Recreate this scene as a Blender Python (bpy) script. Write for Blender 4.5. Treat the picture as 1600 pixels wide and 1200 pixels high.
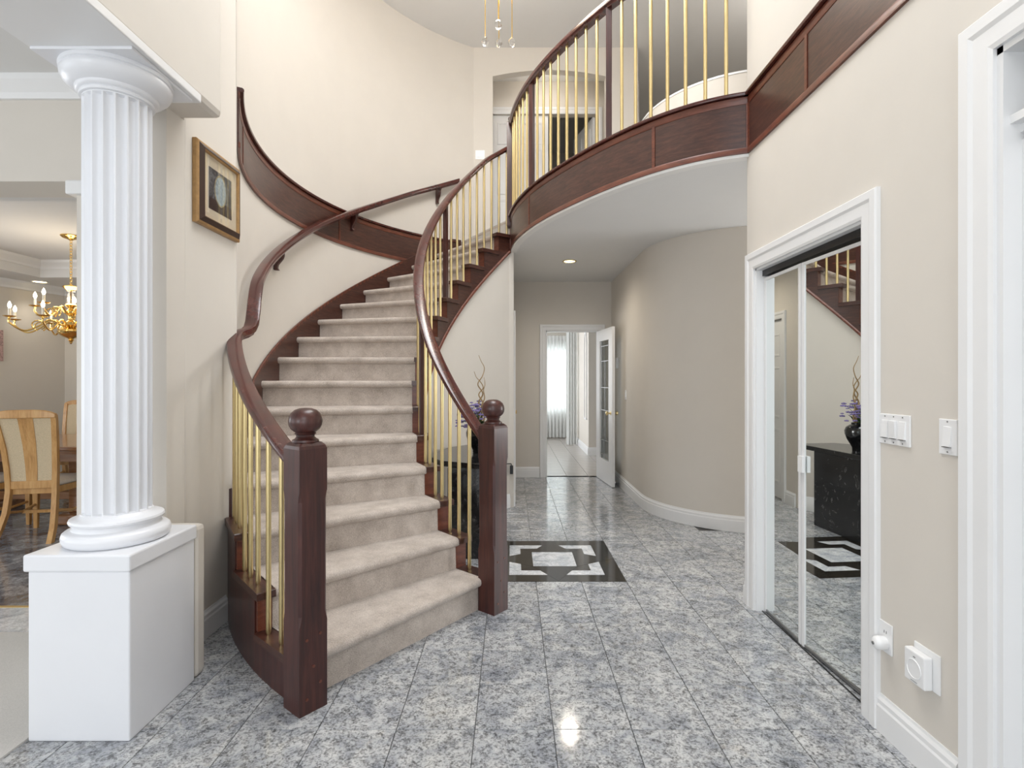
import bpy, math, random
from mathutils import Vector, Matrix
random.seed(7)
for _o in list(bpy.data.objects): bpy.data.objects.remove(_o)
sc = bpy.context.scene
COL = sc.collection
R = math.radians

# ------------------------------------------------------------------ camera
CAMH = 1.356
cam = bpy.data.objects.new('camera', bpy.data.cameras.new('camera')); COL.objects.link(cam)
cam.location = (0, 0, CAMH); cam.rotation_euler = (R(90), 0, 0)
cam.data.sensor_width = 36; cam.data.lens = 36*840/1600
cam.data.shift_y = -7/1600
cam.data.clip_start = 0.02
sc.camera = cam

# ------------------------------------------------------------------ world, daylight, exposure
w = bpy.data.worlds.new('world'); sc.world = w; w.use_nodes = True
bg = w.node_tree.nodes['Background']; bg.inputs[0].default_value = (0.86, 0.93, 1.0, 1); bg.inputs[1].default_value = 2.2
sc.view_settings.view_transform = 'Standard'; sc.view_settings.look = 'None'
sc.view_settings.gamma = 1; sc.view_settings.use_curve_mapping = False
sc.view_settings.exposure = -0.07

def area(name, loc, rot, sx, sy, power, col=(1, 1, 1)):
    d = bpy.data.lights.new(name, 'AREA'); d.shape = 'RECTANGLE'; d.size = sx; d.size_y = sy
    d.energy = power; d.color = col
    o = bpy.data.objects.new(name, d); COL.objects.link(o); o.location = loc; o.rotation_euler = rot
    return o
# daylight entering through the entrance glazing and the other rooms' windows, plus added fill lamps
area('added_overhead_fill', (0.0, 2.9, 5.95), (0, 0, 0), 1.9, 2.5, 118, (0.98, 0.99, 1.0))  # added overhead fill for floor and treads; the roof opening is invented
area('daylight_entrance_upper', (0.0, -3.05, 4.05), (R(90), 0, 0), 2.5, 2.3, 38, (0.96, 0.98, 1.0))
area('daylight_entrance_lower', (0.0, -3.05, 1.25), (R(90), 0, 0), 2.2, 2.0, 20, (0.96, 0.98, 1.0))
area('daylight_living', (-7.3, -0.3, 1.5), (0, R(-90), 0), 2.2, 4.0, 16, (0.98, 0.99, 1.0))
area('daylight_living_front', (-3.9, -3.05, 1.6), (R(90), 0, 0), 2.6, 2.0, 62, (0.97, 0.985, 1.0))
area('added_corridor_fill', (4.9, 4.0, 1.5), (0, R(90), 0), 1.9, 1.2, 66, (1, 0.98, 0.95))  # added fill from the unseen corridor end, brightens the space under the balcony
area('daylight_far_room', (.9, 13.0, 1.4), (R(-90), 0, 0), 2.6, 2.2, 110, (0.95, 0.98, 1.0))
area('added_far_room_fill', (-1.25, 10.3, 1.45), (0, R(-90), 0), 1.8, 2.6, 60, (0.97, 0.98, 1.0))  # added side fill to brighten the far room and its curtains
area('daylight_dining', (-7.35, 4.2, 1.5), (0, R(-90), 0), 1.8, 1.2, 38, (0.98, 0.98, 1.0))

def point(name, loc, power, col, rad=0.03, spot=None):
    d = bpy.data.lights.new(name, 'SPOT' if spot else 'POINT'); d.energy = power; d.color = col
    d.shadow_soft_size = rad
    if spot: d.spot_size = R(spot); d.spot_blend = 1.0
    o = bpy.data.objects.new(name, d); COL.objects.link(o); o.location = loc
    return o

# ------------------------------------------------------------------ materials
MATS = {}
def nt(name):
    m = bpy.data.materials.new(name); m.use_nodes = True
    t = m.node_tree; b = t.nodes['Principled BSDF']; MATS[name] = m
    return m, t, b
def N(t, kind, **kw):
    n = t.nodes.new(kind)
    for k, v in kw.items():
        if k.startswith('i_'): n.inputs[k[2:].replace('_', ' ')].default_value = v
        else: setattr(n, k, v)
    return n
def ramp(t, fac, stops):
    r = t.nodes.new('ShaderNodeValToRGB'); e = r.color_ramp.elements
    while len(e) > 1: e.remove(e[-1])
    e[0].position, e[0].color = stops[0][0], (*stops[0][1], 1)
    for p, c in stops[1:]:
        n = e.new(p); n.color = (*c, 1)
    t.links.new(fac, r.inputs[0]); return r.outputs[0]
def coords(t, scale=(1, 1, 1), rand=False, kind='Object'):
    tc = t.nodes.new('ShaderNodeTexCoord'); out = tc.outputs[kind]
    if rand:
        oi = t.nodes.new('ShaderNodeObjectInfo'); mu = N(t, 'ShaderNodeVectorMath', operation='MULTIPLY_ADD')
        cx = N(t, 'ShaderNodeCombineXYZ')
        for i in range(3): t.links.new(oi.outputs['Random'], cx.inputs[i])
        t.links.new(cx.outputs[0], mu.inputs[0]); mu.inputs[1].default_value = (37, 91, 13); t.links.new(out, mu.inputs[2]); out = mu.outputs[0]
    mp = t.nodes.new('ShaderNodeMapping'); mp.inputs['Scale'].default_value = scale
    t.links.new(out, mp.inputs[0]); return mp.outputs[0]
def noise(t, vec, scale, detail=4, rough=.6, dist=0):
    n = N(t, 'ShaderNodeTexNoise', i_Scale=scale, i_Detail=detail, i_Roughness=rough, i_Distortion=dist)
    t.links.new(vec, n.inputs['Vector']); return n.outputs['Fac']
def bump(t, b, h, strength=.2, dist=.01):
    n = N(t, 'ShaderNodeBump'); n.inputs['Strength'].default_value = strength; n.inputs['Distance'].default_value = dist
    t.links.new(h, n.inputs['Height']); t.links.new(n.outputs[0], b.inputs['Normal'])
def plain(name, col, rough=.5, metal=0, var=.04, nscale=3, bmp=0, coat=0):
    m, t, b = nt(name)
    v = coords(t); f = noise(t, v, nscale)
    lo = tuple(max(0, c*(1-var)) for c in col); hi = tuple(min(1, c*(1+var)) for c in col)
    t.links.new(ramp(t, f, [(.3, lo), (.7, hi)]), b.inputs['Base Color'])
    b.inputs['Roughness'].default_value = rough; b.inputs['Metallic'].default_value = metal
    b.inputs['Coat Weight'].default_value = coat; b.inputs['Coat Roughness'].default_value = .08
    if bmp: bump(t, b, noise(t, v, 350, 2), bmp, .002)
    return m
def wood(name, dark, mid, light, scale, rough=.28, coat=.4):
    m, t, b = nt(name)
    v = coords(t, scale)
    f = noise(t, v, 3.0, 8, .65, .6); g = noise(t, v, 16, 3, .6)
    mx = N(t, 'ShaderNodeMath', operation='MULTIPLY_ADD'); mx.inputs[1].default_value = .35
    t.links.new(g, mx.inputs[0]); t.links.new(f, mx.inputs[2])
    t.links.new(ramp(t, mx.outputs[0], [(.45, dark), (.66, mid), (.9, light)]), b.inputs['Base Color'])
    b.inputs['Roughness'].default_value = rough; b.inputs['Coat Weight'].default_value = coat; b.inputs['Coat Roughness'].default_value = .12
    bump(t, b, g, .03, .001); return m
def emit(name, col, strength):
    m, t, b = nt(name); b.inputs['Base Color'].default_value = (*col, 1)
    b.inputs['Emission Color'].default_value = (*col, 1); b.inputs['Emission Strength'].default_value = strength; return m
def glassy(name, tint=(1, 1, 1), gloss=.12):
    m, t, b = nt(name); t.nodes.remove(b)
    a = N(t, 'ShaderNodeBsdfTransparent'); a.inputs[0].default_value = (*tint, 1)
    g = N(t, 'ShaderNodeBsdfGlossy'); g.inputs['Roughness'].default_value = .02
    mx = N(t, 'ShaderNodeMixShader'); mx.inputs[0].default_value = gloss
    t.links.new(a.outputs[0], mx.inputs[1]); t.links.new(g.outputs[0], mx.inputs[2])
    t.links.new(mx.outputs[0], t.nodes['Material Output'].inputs[0]); return m

plain('wall', (.665, .622, .562), .7, var=.015, bmp=.05)
plain('ceil', (.74, .735, .725), .8, var=.01)
plain('white', (.80, .80, .80), .35, var=.01)
plain('column', (.78, .79, .82), .3, var=.01)
wood('mahogany_v', (.020, .0055, .0045), (.048, .0125, .0095), (.085, .024, .017), (9, 9, .6), .36, .18)
wood('mahogany_h', (.028, .010, .0075), (.055, .019, .013), (.10, .038, .024), (2.5, 2.5, 22), .34, .2)
wood('mahogany_t', (.07, .018, .010), (.125, .033, .017), (.19, .058, .030), (2, 2, 10), .36, .15)
wood('mahogany_r', (.028, .007, .0055), (.066, .0125, .009), (.10, .022, .015), (3, 3, 5), .24, .4)
wood('oak', (.40, .20, .055), (.56, .30, .10), (.66, .40, .16), (6, 6, .8), .35, .2)
wood('tabletop', (.20, .085, .035), (.30, .14, .06), (.40, .20, .09), (.8, 9, 9), .2, .5)
plain('brass', (.74, .60, .31), .36, 1, var=.05, nscale=8)
plain('brass_shiny', (.86, .60, .22), .16, 1, var=.04)
plain('black', (.012, .012, .013), .3)
plain('black_gloss', (.006, .006, .007), .06, coat=.6)
plain('grey_metal', (.32, .32, .32), .35, .8)
plain('mirror', (.86, .89, .88), .0, 1, var=0)
plain('dark_room', (.10, .085, .07), .9)
plain('twig', (.30, .20, .09), .7, var=.3, nscale=30)
plain('leaf', (.05, .10, .03), .5, var=.3, nscale=30)
plain('petal', (.20, .16, .36), .6, var=.35, nscale=25)
plain('cushion', (.62, .55, .47), .9, var=.06, nscale=40, bmp=.2)
plain('cane', (.62, .50, .33), .7, var=.15, nscale=180, bmp=.3)
plain('mat_board', (.80, .64, .48), .8, var=.02)
plain('gilt', (.40, .24, .10), .4, .4, var=.15, nscale=40)
plain('frame_dark', (.045, .022, .014), .3)
plain('candle', (.85, .80, .68), .5)
plain('plate_white', (.82, .82, .82), .3, var=.005)
plain('drywall_edge', (.80, .79, .77), .6)
emit('bulb', (1, .88, .66), 14)
emit('downlight', (1, .78, .42), 6)
glassy('glass', (.95, .97, .97), .12)
glassy('glass_tint', (.55, .58, .58), .25)
glassy('crystal', (.97, .97, .97), .3)

# carpet
m, t, b = nt('carpet'); v = coords(t)
f1 = noise(t, v, 210, 4, .75); f2 = noise(t, v, 9, 3)
mm = N(t, 'ShaderNodeMath', operation='MULTIPLY_ADD'); mm.inputs[1].default_value = .55
t.links.new(f2, mm.inputs[0]); t.links.new(f1, mm.inputs[2])
t.links.new(ramp(t, mm.outputs[0], [(.52, (.30, .25, .21)), (.78, (.52, .45, .395)), (1.0, (.70, .625, .56))]), b.inputs['Base Color'])
b.inputs['Roughness'].default_value = .95; b.inputs['Sheen Weight'].default_value = .25
bump(t, b, f1, .55, .006)
plain('living_carpet', (.56, .54, .51), .95, var=.12, nscale=300, bmp=.3)

def granite(name, lo, mid, hi, tan, rough, rand=True, speck=.55):
    m, t, b = nt(name); v = coords(t, rand=rand)
    big = noise(t, v, 6.5, 5, .66, .8); fine = noise(t, v, 110, 3, .7); medn = noise(t, v, 34, 4, .75, .6); vein = noise(t, v, 3.0, 6, .6, 2.5)
    c = ramp(t, big, [(.34, lo), (.47, mid), (.62, hi)])
    mx = N(t, 'ShaderNodeMix', data_type='RGBA'); t.links.new(c, mx.inputs[6]); mx.inputs[7].default_value = (*tan, 1)
    t.links.new(ramp(t, vein, [(.62, (0, 0, 0)), (.74, (.6, .6, .6))]), mx.inputs[0])
    a = N(t, 'ShaderNodeMath', operation='MULTIPLY_ADD'); a.inputs[1].default_value = .9
    t.links.new(fine, a.inputs[0]); t.links.new(medn, a.inputs[2])
    sp = ramp(t, a.outputs[0], [(.74, (1-speck*.9,)*3), (.90, (1-speck*.35,)*3), (1.0, (1, 1, 1)), (1.15, (1.12, 1.12, 1.12))])
    m2 = N(t, 'ShaderNodeMix', data_type='RGBA', blend_type='MULTIPLY'); m2.inputs[0].default_value = 1
    t.links.new(mx.outputs[2], m2.inputs[6]); t.links.new(sp, m2.inputs[7])
    t.links.new(m2.outputs[2], b.inputs['Base Color'])
    b.inputs['Roughness'].default_value = rough; b.inputs['Specular IOR Level'].default_value = .6
    return m
granite('granite', (.25, .265, .295), (.375, .387, .405), (.51, .512, .512), (.42, .37, .30), .10, True, .82)
granite('granite_pale', (.42, .45, .49), (.58, .60, .63), (.72, .73, .74), (.55, .55, .55), .09, True, .3)
granite('granite_dining', (.05, .055, .065), (.17, .18, .20), (.36, .37, .39), (.30, .22, .16), .12, False)
granite('inlay_black', (.010, .009, .008), (.018, .015, .012), (.03, .026, .02), (.03, .024, .016), .08)
plain('ceramic', (.46, .43, .40), .22, var=.06, nscale=6)
plain('grout', (.075, .075, .075), .8)
# black marble with white veins
m, t, b = nt('marble'); v = coords(t)
f = noise(t, v, 6, 6, .6, 3.0); g = noise(t, v, 40, 4)
t.links.new(ramp(t, f, [(.0, (.008, .008, .009)), (.50, (.012, .012, .013)), (.62, (.022, .022, .024)), (.637, (.17, .165, .16)), (.645, (.02, .02, .02))]), b.inputs['Base Color'])
b.inputs['Roughness'].default_value = .12
# sheer curtain
m, t, b = nt('sheer'); t.nodes.remove(b)
d = N(t, 'ShaderNodeBsdfDiffuse'); d.inputs[0].default_value = (.86, .86, .84, 1)
tr = N(t, 'ShaderNodeBsdfTranslucent'); tr.inputs[0].default_value = (.92, .93, .93, 1)
mx = N(t, 'ShaderNodeMixShader'); mx.inputs[0].default_value = .6
t.links.new(d.outputs[0], mx.inputs[1]); t.links.new(tr.outputs[0], mx.inputs[2]); t.links.new(mx.outputs[0], t.nodes['Material Output'].inputs[0])
plain('floral', (.45, .30, .28), .9, var=.5, nscale=60)
# print of a mirror on a dresser inside the picture
m, t, b = nt('print'); v = coords(t, (1, 1, 1))
f = noise(t, v, 26, 4, .6, 1.0)
t.links.new(ramp(t, f, [(.30, (.035, .03, .035)), (.5, (.13, .12, .125)), (.62, (.22, .21, .22)), (.72, (.10, .07, .06))]), b.inputs['Base Color']); b.inputs['Roughness'].default_value = .35
plain('print_mirror', (.42, .47, .50), .4, var=.35, nscale=60)
plain('print_oval', (.45, .36, .22), .5, var=.4, nscale=60)
plain('print_table', (.055, .028, .025), .4, var=.3, nscale=30)

# ------------------------------------------------------------------ mesh helpers
class MB:
    def __init__(s): s.v = []; s.f = []
    def add(s, vs, fs):
        o = len(s.v); s.v += [tuple(p) for p in vs]; s.f += [tuple(i+o for i in f) for f in fs]; return s
    def box(s, x0, x1, y0, y1, z0, z1):
        return s.add([(x0,y0,z0),(x1,y0,z0),(x1,y1,z0),(x0,y1,z0),(x0,y0,z1),(x1,y0,z1),(x1,y1,z1),(x0,y1,z1)],
                     [(0,3,2,1),(4,5,6,7),(0,1,5,4),(1,2,6,5),(2,3,7,6),(3,0,4,7)])
    def prism(s, poly, z0, z1):
        n = len(poly); A = sum(poly[i][0]*poly[(i+1)%n][1]-poly[(i+1)%n][0]*poly[i][1] for i in range(n))
        if A < 0: poly = poly[::-1]
        return s.add([(x,y,z0) for x,y in poly]+[(x,y,z1) for x,y in poly],
                     [tuple(range(n))[::-1], tuple(range(n,2*n))]+[(i,(i+1)%n,n+(i+1)%n,n+i) for i in range(n)])
    def loft(s, rings, cap=True):
        n = len(rings[0]); vs = [p for r in rings for p in r]; fs = []
        for k in range(len(rings)-1):
            for i in range(n):
                a, b_ = k*n+i, k*n+(i+1) % n; fs.append((a, b_, b_+n, a+n))
        if cap: fs += [tuple(range(n))[::-1], tuple(range((len(rings)-1)*n, len(rings)*n))]
        return s.add(vs, fs)
    def tube(s, path, rad, n=8, cap=True):
        P = [Vector(p) for p in path]; rr = rad if isinstance(rad, (list, tuple)) else [rad]*len(P); rings = []; ref = None
        for i, p in enumerate(P):
            tdir = (P[min(i+1, len(P)-1)]-P[max(i-1, 0)]).normalized()
            if ref is None: ref = Vector((0, 0, 1)) if abs(tdir.z) < .9 else Vector((1, 0, 0))
            a = tdir.cross(ref).normalized(); b_ = a.cross(tdir).normalized(); ref = b_
            rings.append([p+(a*math.cos(q)+b_*math.sin(q))*rr[i] for q in [2*math.pi*j/n for j in range(n)]])
        return s.loft(rings, cap)
    def lathe(s, prof, c=(0, 0, 0), n=24):
        return s.loft([[(c[0]+r*math.cos(q), c[1]+r*math.sin(q), c[2]+z) for q in [2*math.pi*j/n for j in range(n)]] for r, z in prof], prof[0] != prof[-1])
    def sweep(s, path, prof, nrm=(0, 0, 1), closed=False):
        """profile (a,b): a along nrm x travel, b along nrm; mitred"""
        P = [Vector(p) for p in path]; nv = Vector(nrm); rings = []
        L = len(P)
        for i in range(L):
            d0 = P[i]-P[i-1] if (i > 0 or closed) else P[1]-P[0]
            d1 = P[(i+1) % L]-P[i] if (i < L-1 or closed) else P[-1]-P[-2]
            s0 = nv.cross(d0-nv*d0.dot(nv)).normalized(); s1 = nv.cross(d1-nv*d1.dot(nv)).normalized()
            mdir = (s0+s1).normalized(); k = 1/max(.3, mdir.dot(s0))
            rings.append([P[i]+mdir*(a*k)+nv*b_ for a, b_ in prof])
        if closed: rings.append(rings[0])
        return s.loft(rings, not closed)
    def ball(s, c, r, sz=1, n=16, m=10):
        return s.lathe([(max(1e-4, r*math.sin(math.pi*i/m)), -r*sz*math.cos(math.pi*i/m)) for i in range(m+1)], c, n)

def obj(name, mb, mat, parent=None, smooth=False, bev=0, local=False):
    me = bpy.data.meshes.new(name); me.from_pydata(mb.v, [], mb.f); me.validate()
    me.materials.append(MATS[mat])
    o = bpy.data.objects.new(name, me); COL.objects.link(o)
    if smooth:
        me.polygons.foreach_set('use_smooth', [True]*len(me.polygons))
        try: me.set_sharp_from_angle(angle=R(38))
        except Exception: pass
    if bev:
        md = o.modifiers.new('bevel', 'BEVEL'); md.width = bev; md.segments = 2; md.limit_method = 'ANGLE'; md.angle_limit = R(50)
    if parent:
        o.parent = parent
        if not local and parent.type == 'EMPTY': o.matrix_parent_inverse = parent.matrix_basis.inverted()
    return o
def tag(o, label, cat, group=None):
    o['label'] = label; o['category'] = cat
    if group: o['group'] = group
    return o
def thing(name, label, cat, loc=(0, 0, 0), rz=0, group=None):
    o = bpy.data.objects.new(name, None); COL.objects.link(o); o.empty_display_size = .1
    o.location = loc; o.rotation_euler = (0, 0, rz); o.matrix_basis  # noqa
    bpy.context.view_layer.update()
    return tag(o, label, cat, group)
def struct(name, mb, mat, smooth=False, bev=0):
    o = obj(name, mb, mat, None, smooth, bev); o['kind'] = 'structure'; return o
def copy_tree(o, parent=None):
    c = o.copy(); COL.objects.link(c); c.parent = parent
    for ch in list(o.children): copy_tree(ch, c)
    return c

# ------------------------------------------------------------------ layout constants (metres)
CX, CY = .793, 4.423                       # centre of the round stair
TH0, DTH, RISE = 232.76, 7.39, .1923       # first nosing angle, turn per step, rise
UP = RISE*16                               # upper floor level
LOWC = 2.715                               # ceiling of the lower storey under the balcony
TOPC = 5.57                                # ceiling of the two-storey hall
RIN, ROUT = 1.545, 2.74                    # railing lines
RWALL = 2.722                              # face of the round stair wall
XR = 1.43                                  # face of right wall
XL = -1.615                                # face of left wall
def PP(r, th, z=0): return (CX+r*math.cos(R(th)), CY+r*math.sin(R(th)), z)
def kof(th): return 1+(TH0-th)/DTH
def nose(th): return kof(th)*RISE
def lerp(a, b, u): return a+(b-a)*u
def interp(x, xs, ys):
    if x <= xs[0]: return ys[0]
    for i in range(len(xs)-1):
        if x <= xs[i+1]: return lerp(ys[i], ys[i+1], (x-xs[i])/(xs[i+1]-xs[i]))
    return ys[-1]
def arange(a, b, n): return [a+(b-a)*i/n for i in range(n+1)]

# balcony edge, from the right wall round to the head of the stair
BAL = [(1.437, 3.245), (1.27, 3.30), (1.10, 3.407), (.935, 3.555), (.765, 3.755), (.575, 4.035), (.38, 4.375), (.245, 4.655), (.13, 4.945), (.045, 5.27), (.005, 5.50), (-.012, 5.705)]
def catmull(P, n=6):
    out = []
    for i in range(len(P)-1):
        p0, p1, p2, p3 = P[max(i-1, 0)], P[i], P[i+1], P[min(i+2, len(P)-1)]
        for j in range(n):
            u = j/n
            out.append(tuple(.5*((2*b_)+(-a+c)*u+(2*a-5*b_+4*c-d)*u*u+(-a+3*b_-3*c+d)*u**3) for a, b_, c, d in zip(p0, p1, p2, p3)))
    return out+[P[-1]]
BALC = catmull(BAL)
def smooth_path(P, it=6):
    P = [tuple(p) for p in P]
    for _ in range(it):
        P = [P[0]]+[tuple(.25*a+.5*b_+.25*c for a, b_, c in zip(P[i-1], P[i], P[i+1])) for i in range(1, len(P)-1)]+[P[-1]]
    return P
BALC = smooth_path(BALC, 25)
def arclen(P):
    L = [0]
    for i in range(1, len(P)): L.append(L[-1]+math.dist(P[i], P[i-1]))
    return L
BALL = arclen(BALC)
def bal_at(s): return tuple(interp(s, BALL, [p[i] for p in BALC]) for i in (0, 1))
def bal_px(px):                              # arc position where the edge crosses a sight line
    tt = (px-800)/840
    for i in range(len(BALC)-1):
        a = BALC[i][0]-tt*BALC[i][1]; b_ = BALC[i+1][0]-tt*BALC[i+1][1]
        if a*b_ <= 0: return lerp(BALL[i], BALL[i+1], a/(a-b_))
def bal_seg(s0, s1):
    return [bal_at(s0)]+[BALC[i] for i in range(len(BALC)) if s0+.01 < BALL[i] < s1-.01]+[bal_at(s1)]

# ------------------------------------------------------------------ floors
fl = MB().box(-1.82, 4.3, -3.0, 7.47, -.12, -.006)
floor = struct('floor', fl, 'grout')
TS, GX, GY = .3045, .1605, 3.0015
MX0, MY0 = GX-TS, GY+2*TS-.0015+.0                 # medallion corner
MX0 = GX-TS; MY0 = 3.607; MSZ = 3*TS
tiles = []
for i in range(-8, 15):
    for j in range(-20, 16):
        x, y = GX+(i+.5)*TS, MY0+(j+.5)*TS
        if y < -3 or y > 7.46 or x > 4.2: continue
        if MX0 < x < MX0+MSZ and MY0 < y < MY0+MSZ: continue
        if x < XL-.1 and not (y < 2.8 and x > -1.9): continue
        if x > XR+.2 and y < 3.2: continue
        rr = math.hypot(x-CX, y-CY)
        if rr > 3.05 and x < 0 and y > 3.1: continue
        if y > 5.9 and x < 0: continue
        if x > 1.6 and y > 4.9: continue
        tiles.append((x, y))
def tile_mesh(name, sx, sy, z1=0.0, bv=.0015):
    mb = MB(); a, c = sx/2, sy/2
    mb.loft([[(-a,-c,-.006),(a,-c,-.006),(a,c,-.006),(-a,c,-.006)], [(-a,-c,z1-bv),(a,-c,z1-bv),(a,c,z1-bv),(-a,c,z1-bv)],
             [(-a+bv,-c+bv,z1),(a-bv,-c+bv,z1),(a-bv,c-bv,z1),(-a+bv,c-bv,z1)]])
    me = bpy.data.meshes.new(name); me.from_pydata(mb.v, [], mb.f); return me, mb
tm, tmb = tile_mesh('tile', TS-.0028, TS-.0028); tm.materials.append(MATS['granite'])
def tkey(p):
    x, y = p
    vis = y > 1.5 and abs(x)/y < .96
    hid = math.hypot(x-CX, y-CY) > 1.6 and x < -.2 and y > 3.3
    return (0 if vis and not hid else 1, y)
tiles.sort(key=tkey)
for x, y in tiles[:290]:
    o = bpy.data.objects.new('tile', tm); COL.objects.link(o); o.location = (x, y, 0); o.parent = floor
rest = MB()
for x, y in tiles[290:]: rest.add([(a+x, b_+y, c) for a, b_, c in tmb.v], tmb.f)
if rest.v:
    o = obj('tile_field', rest, 'granite', floor); o['kind'] = 'stuff'
# inlaid star medallion
mcx, mcy = MX0+MSZ/2, MY0+MSZ/2; A_, B_, C_, D_ = .4555, .332, .247, .158
def piece(name, poly, mat, top):
    o = obj(name, MB().prism([(mcx+x, mcy+y) for x, y in poly], -.006, top), mat, floor); return o
rot = lambda P, q: [(x*math.cos(q)-y*math.sin(q), x*math.sin(q)+y*math.cos(q)) for x, y in P]
g = .0008
for q in range(4):
    a = q*math.pi/2
    piece('inlay_border', rot([(-A_+g, -A_), (A_-g, -A_), (B_-g, -B_), (-B_+g, -B_)], a), 'inlay_black', 0)
    piece('inlay_band', rot([(-B_+g, -B_), (B_-g, -B_), (C_-g, -C_), (-C_+g, -C_)], a), 'granite_pale', 0)
    piece('inlay_ring', rot([(-C_+g, -C_), (C_-g, -C_), (D_-g, -D_), (-D_+g, -D_)], a), 'inlay_black', 0)
    piece('inlay_point', rot([(-D_-.006, -D_-.001), (0, -.445), (D_+.006, -D_-.001)], a), 'inlay_black', .0006)
piece('inlay_centre', [(-D_, -D_), (D_, -D_), (D_, D_), (-D_, D_)], 'granite_pale', .0004)

# other floors
struct('floor_living', MB().box(-7.2, -1.821, -3, 2.87, -.05, 0.008), 'living_carpet')
struct('floor_border', MB().box(-7.2, -1.70, 2.87, 3.19, -.05, 0.002), 'granite_pale')
struct('trim_threshold', MB().box(-7.2, -1.82, 3.19, 3.215, -.05, 0.004), 'brass')
struct('floor_dining', MB().box(-7.2, -1.82, 3.215, 7.6, -.05, 0.001), 'granite_dining')
ff = struct('floor_far', MB().box(-1.0, 3.0, 7.47, 12.6, -.06, -.005), 'grout')
tm2, _ = tile_mesh('far_tile', TS-.004, TS-.004); tm2.materials.append(MATS['ceramic'])
for i in range(-1, 8):
    for j in range(17):
        x, y = GX+(i+.5)*TS, 7.47+.16+j*TS
        if not (.25 < x < 1.75): continue
        o = bpy.data.objects.new('tile', tm2); COL.objects.link(o); o.location = (x, y, 0); o.parent = ff

# ------------------------------------------------------------------ walls
def arcwall(r0, r1, t0, t1, zlo, zhi, n=48):
    mb = MB(); rings = []
    for th in arange(t0, t1, n):
        a = zlo(th) if callable(zlo) else zlo; b_ = zhi(th) if callable(zhi) else zhi
        rings.append([PP(r0, th, a), PP(r1, th, a), PP(r1, th, b_), PP(r0, th, b_)])
    return mb.loft(rings)
struct('wall_stair', arcwall(RWALL, RWALL+.14, 208.0, 117.7, 0, TOPC, 72), 'wall', True)
# left wall with the picture, its end and the bulkhead over the column
struct('wall_left', MB().box(-1.80, XL, 2.65, 3.155, 0, TOPC), 'wall', bev=.012)
struct('wall_left_bulkhead', MB().box(-1.815, -1.422, -3.0, 2.65, 2.632, TOPC), 'wall', bev=.03)
struct('wall_left_stub', MB().box(-1.80, -1.43, 2.43, 2.512, 0, .69), 'wall', bev=.02)
struct('wall_left_return', MB().box(-1.80, XL, 2.512, 2.65, 0, 2.632), 'wall')
# right wall, cut round the mirrored closet and the transom door
CY0, CY1, CH = 2.185, 3.157, 2.005
DY0, DY1, DH = .62, 1.585, 2.33
wr = MB()
wr.box(XR, XR+.16, -3.0, DY0, 0, TOPC); wr.box(XR, XR+.16, DY1, CY0, 0, TOPC); wr.box(XR, XR+.16, CY1, 3.27, 0, TOPC)
wr.box(XR, XR+.16, DY0, DY1, DH, TOPC); wr.box(XR, XR+.16, CY0, CY1, CH, TOPC)
struct('wall_right', wr, 'wall')
struct('wall_closet', MB().box(2.2, 2.26, 2.0, 3.27, 0, 2.7), 'wall')
struct('wall_corridor_near', MB().box(XR+.16, 4.3, 3.17, 3.27, 0, TOPC), 'wall')
# wall behind the camera with its glazed entrance
wf = MB()
wf.box(-7.2, -5.3, -3.12, -3, 0, TOPC); wf.box(-2.5, -1.3, -3.12, -3, 0, TOPC); wf.box(-5.3, -2.5, -3.12, -3, 0, .5); wf.box(-5.3, -2.5, -3.12, -3, 2.65, TOPC); wf.box(1.3, 1.6, -3.12, -3, 0, TOPC)
wf.box(-1.3, 1.3, -3.12, -3, 2.3, 2.85); wf.box(-1.3, 1.3, -3.12, -3, 5.25, TOPC); wf.box(-1.3, 1.3, -3.12, -3, 0, .2)
struct('wall_entrance', wf, 'wall')
# round wall of the lower hall and the parapet standing on it
def hall_path(y0):
    P = [(1.38, y0), (1.38, 6.6), (1.38, 5.95)]
    for q in arange(180, 270, 20): P.append((2.37+.99*math.cos(R(q)), 5.72+1.01*math.sin(R(q))))
    return P+[(4.3, 4.71)]
hp = hall_path(7.47)
rect = lambda a0, a1, b0, b1: [(a0, b0), (a1, b0), (a1, b1), (a0, b1)]
struct('wall_hall_round', MB().sweep([(x, y, 0) for x, y in hp], rect(0, .13, 0, LOWC)), 'wall', True)
par = struct('wall_parapet', MB().sweep([(x, y, 0) for x, y in hall_path(6.83)], rect(0, .13, LOWC+.3, UP+1.0)), 'wall', True)
obj('cap', MB().sweep([(x, y, 0) for x, y in hall_path(6.83)], rect(-.006, .136, UP+1.0, UP+1.018)), 'white', par, True)
# wall of the far end of the hall, with its doorway
FY = 7.47; OX0, OX1, OH = .471, 1.205, 2.035
wb = MB(); wb.box(-.1, OX0, FY, FY+.12, 0, LOWC); wb.box(OX1, 1.52, FY, FY+.12, 0, LOWC); wb.box(OX0, OX1, FY, FY+.12, OH, LOWC)
struct('wall_far', wb, 'wall')
# wall with the cupboard door, left of the hall
K0, K1 = 6.03, 6.79
wk = MB(); wk.box(-.10, .018, 5.70, K0, 0, LOWC); wk.box(-.10, .018, K1, FY, 0, LOWC); wk.box(-.10, .018, K0, K1, 2.04, LOWC)
struct('wall_cupboard', wk, 'wall')
# wall under the flight
lowline = lambda th: max(0.002, nose(th)-.352)
struct('wall_under_stair', arcwall(1.52, 1.60, 226, 122.2, 0, lambda th: max(.01, lowline(th)+.02), 60), 'wall', True)
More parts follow.
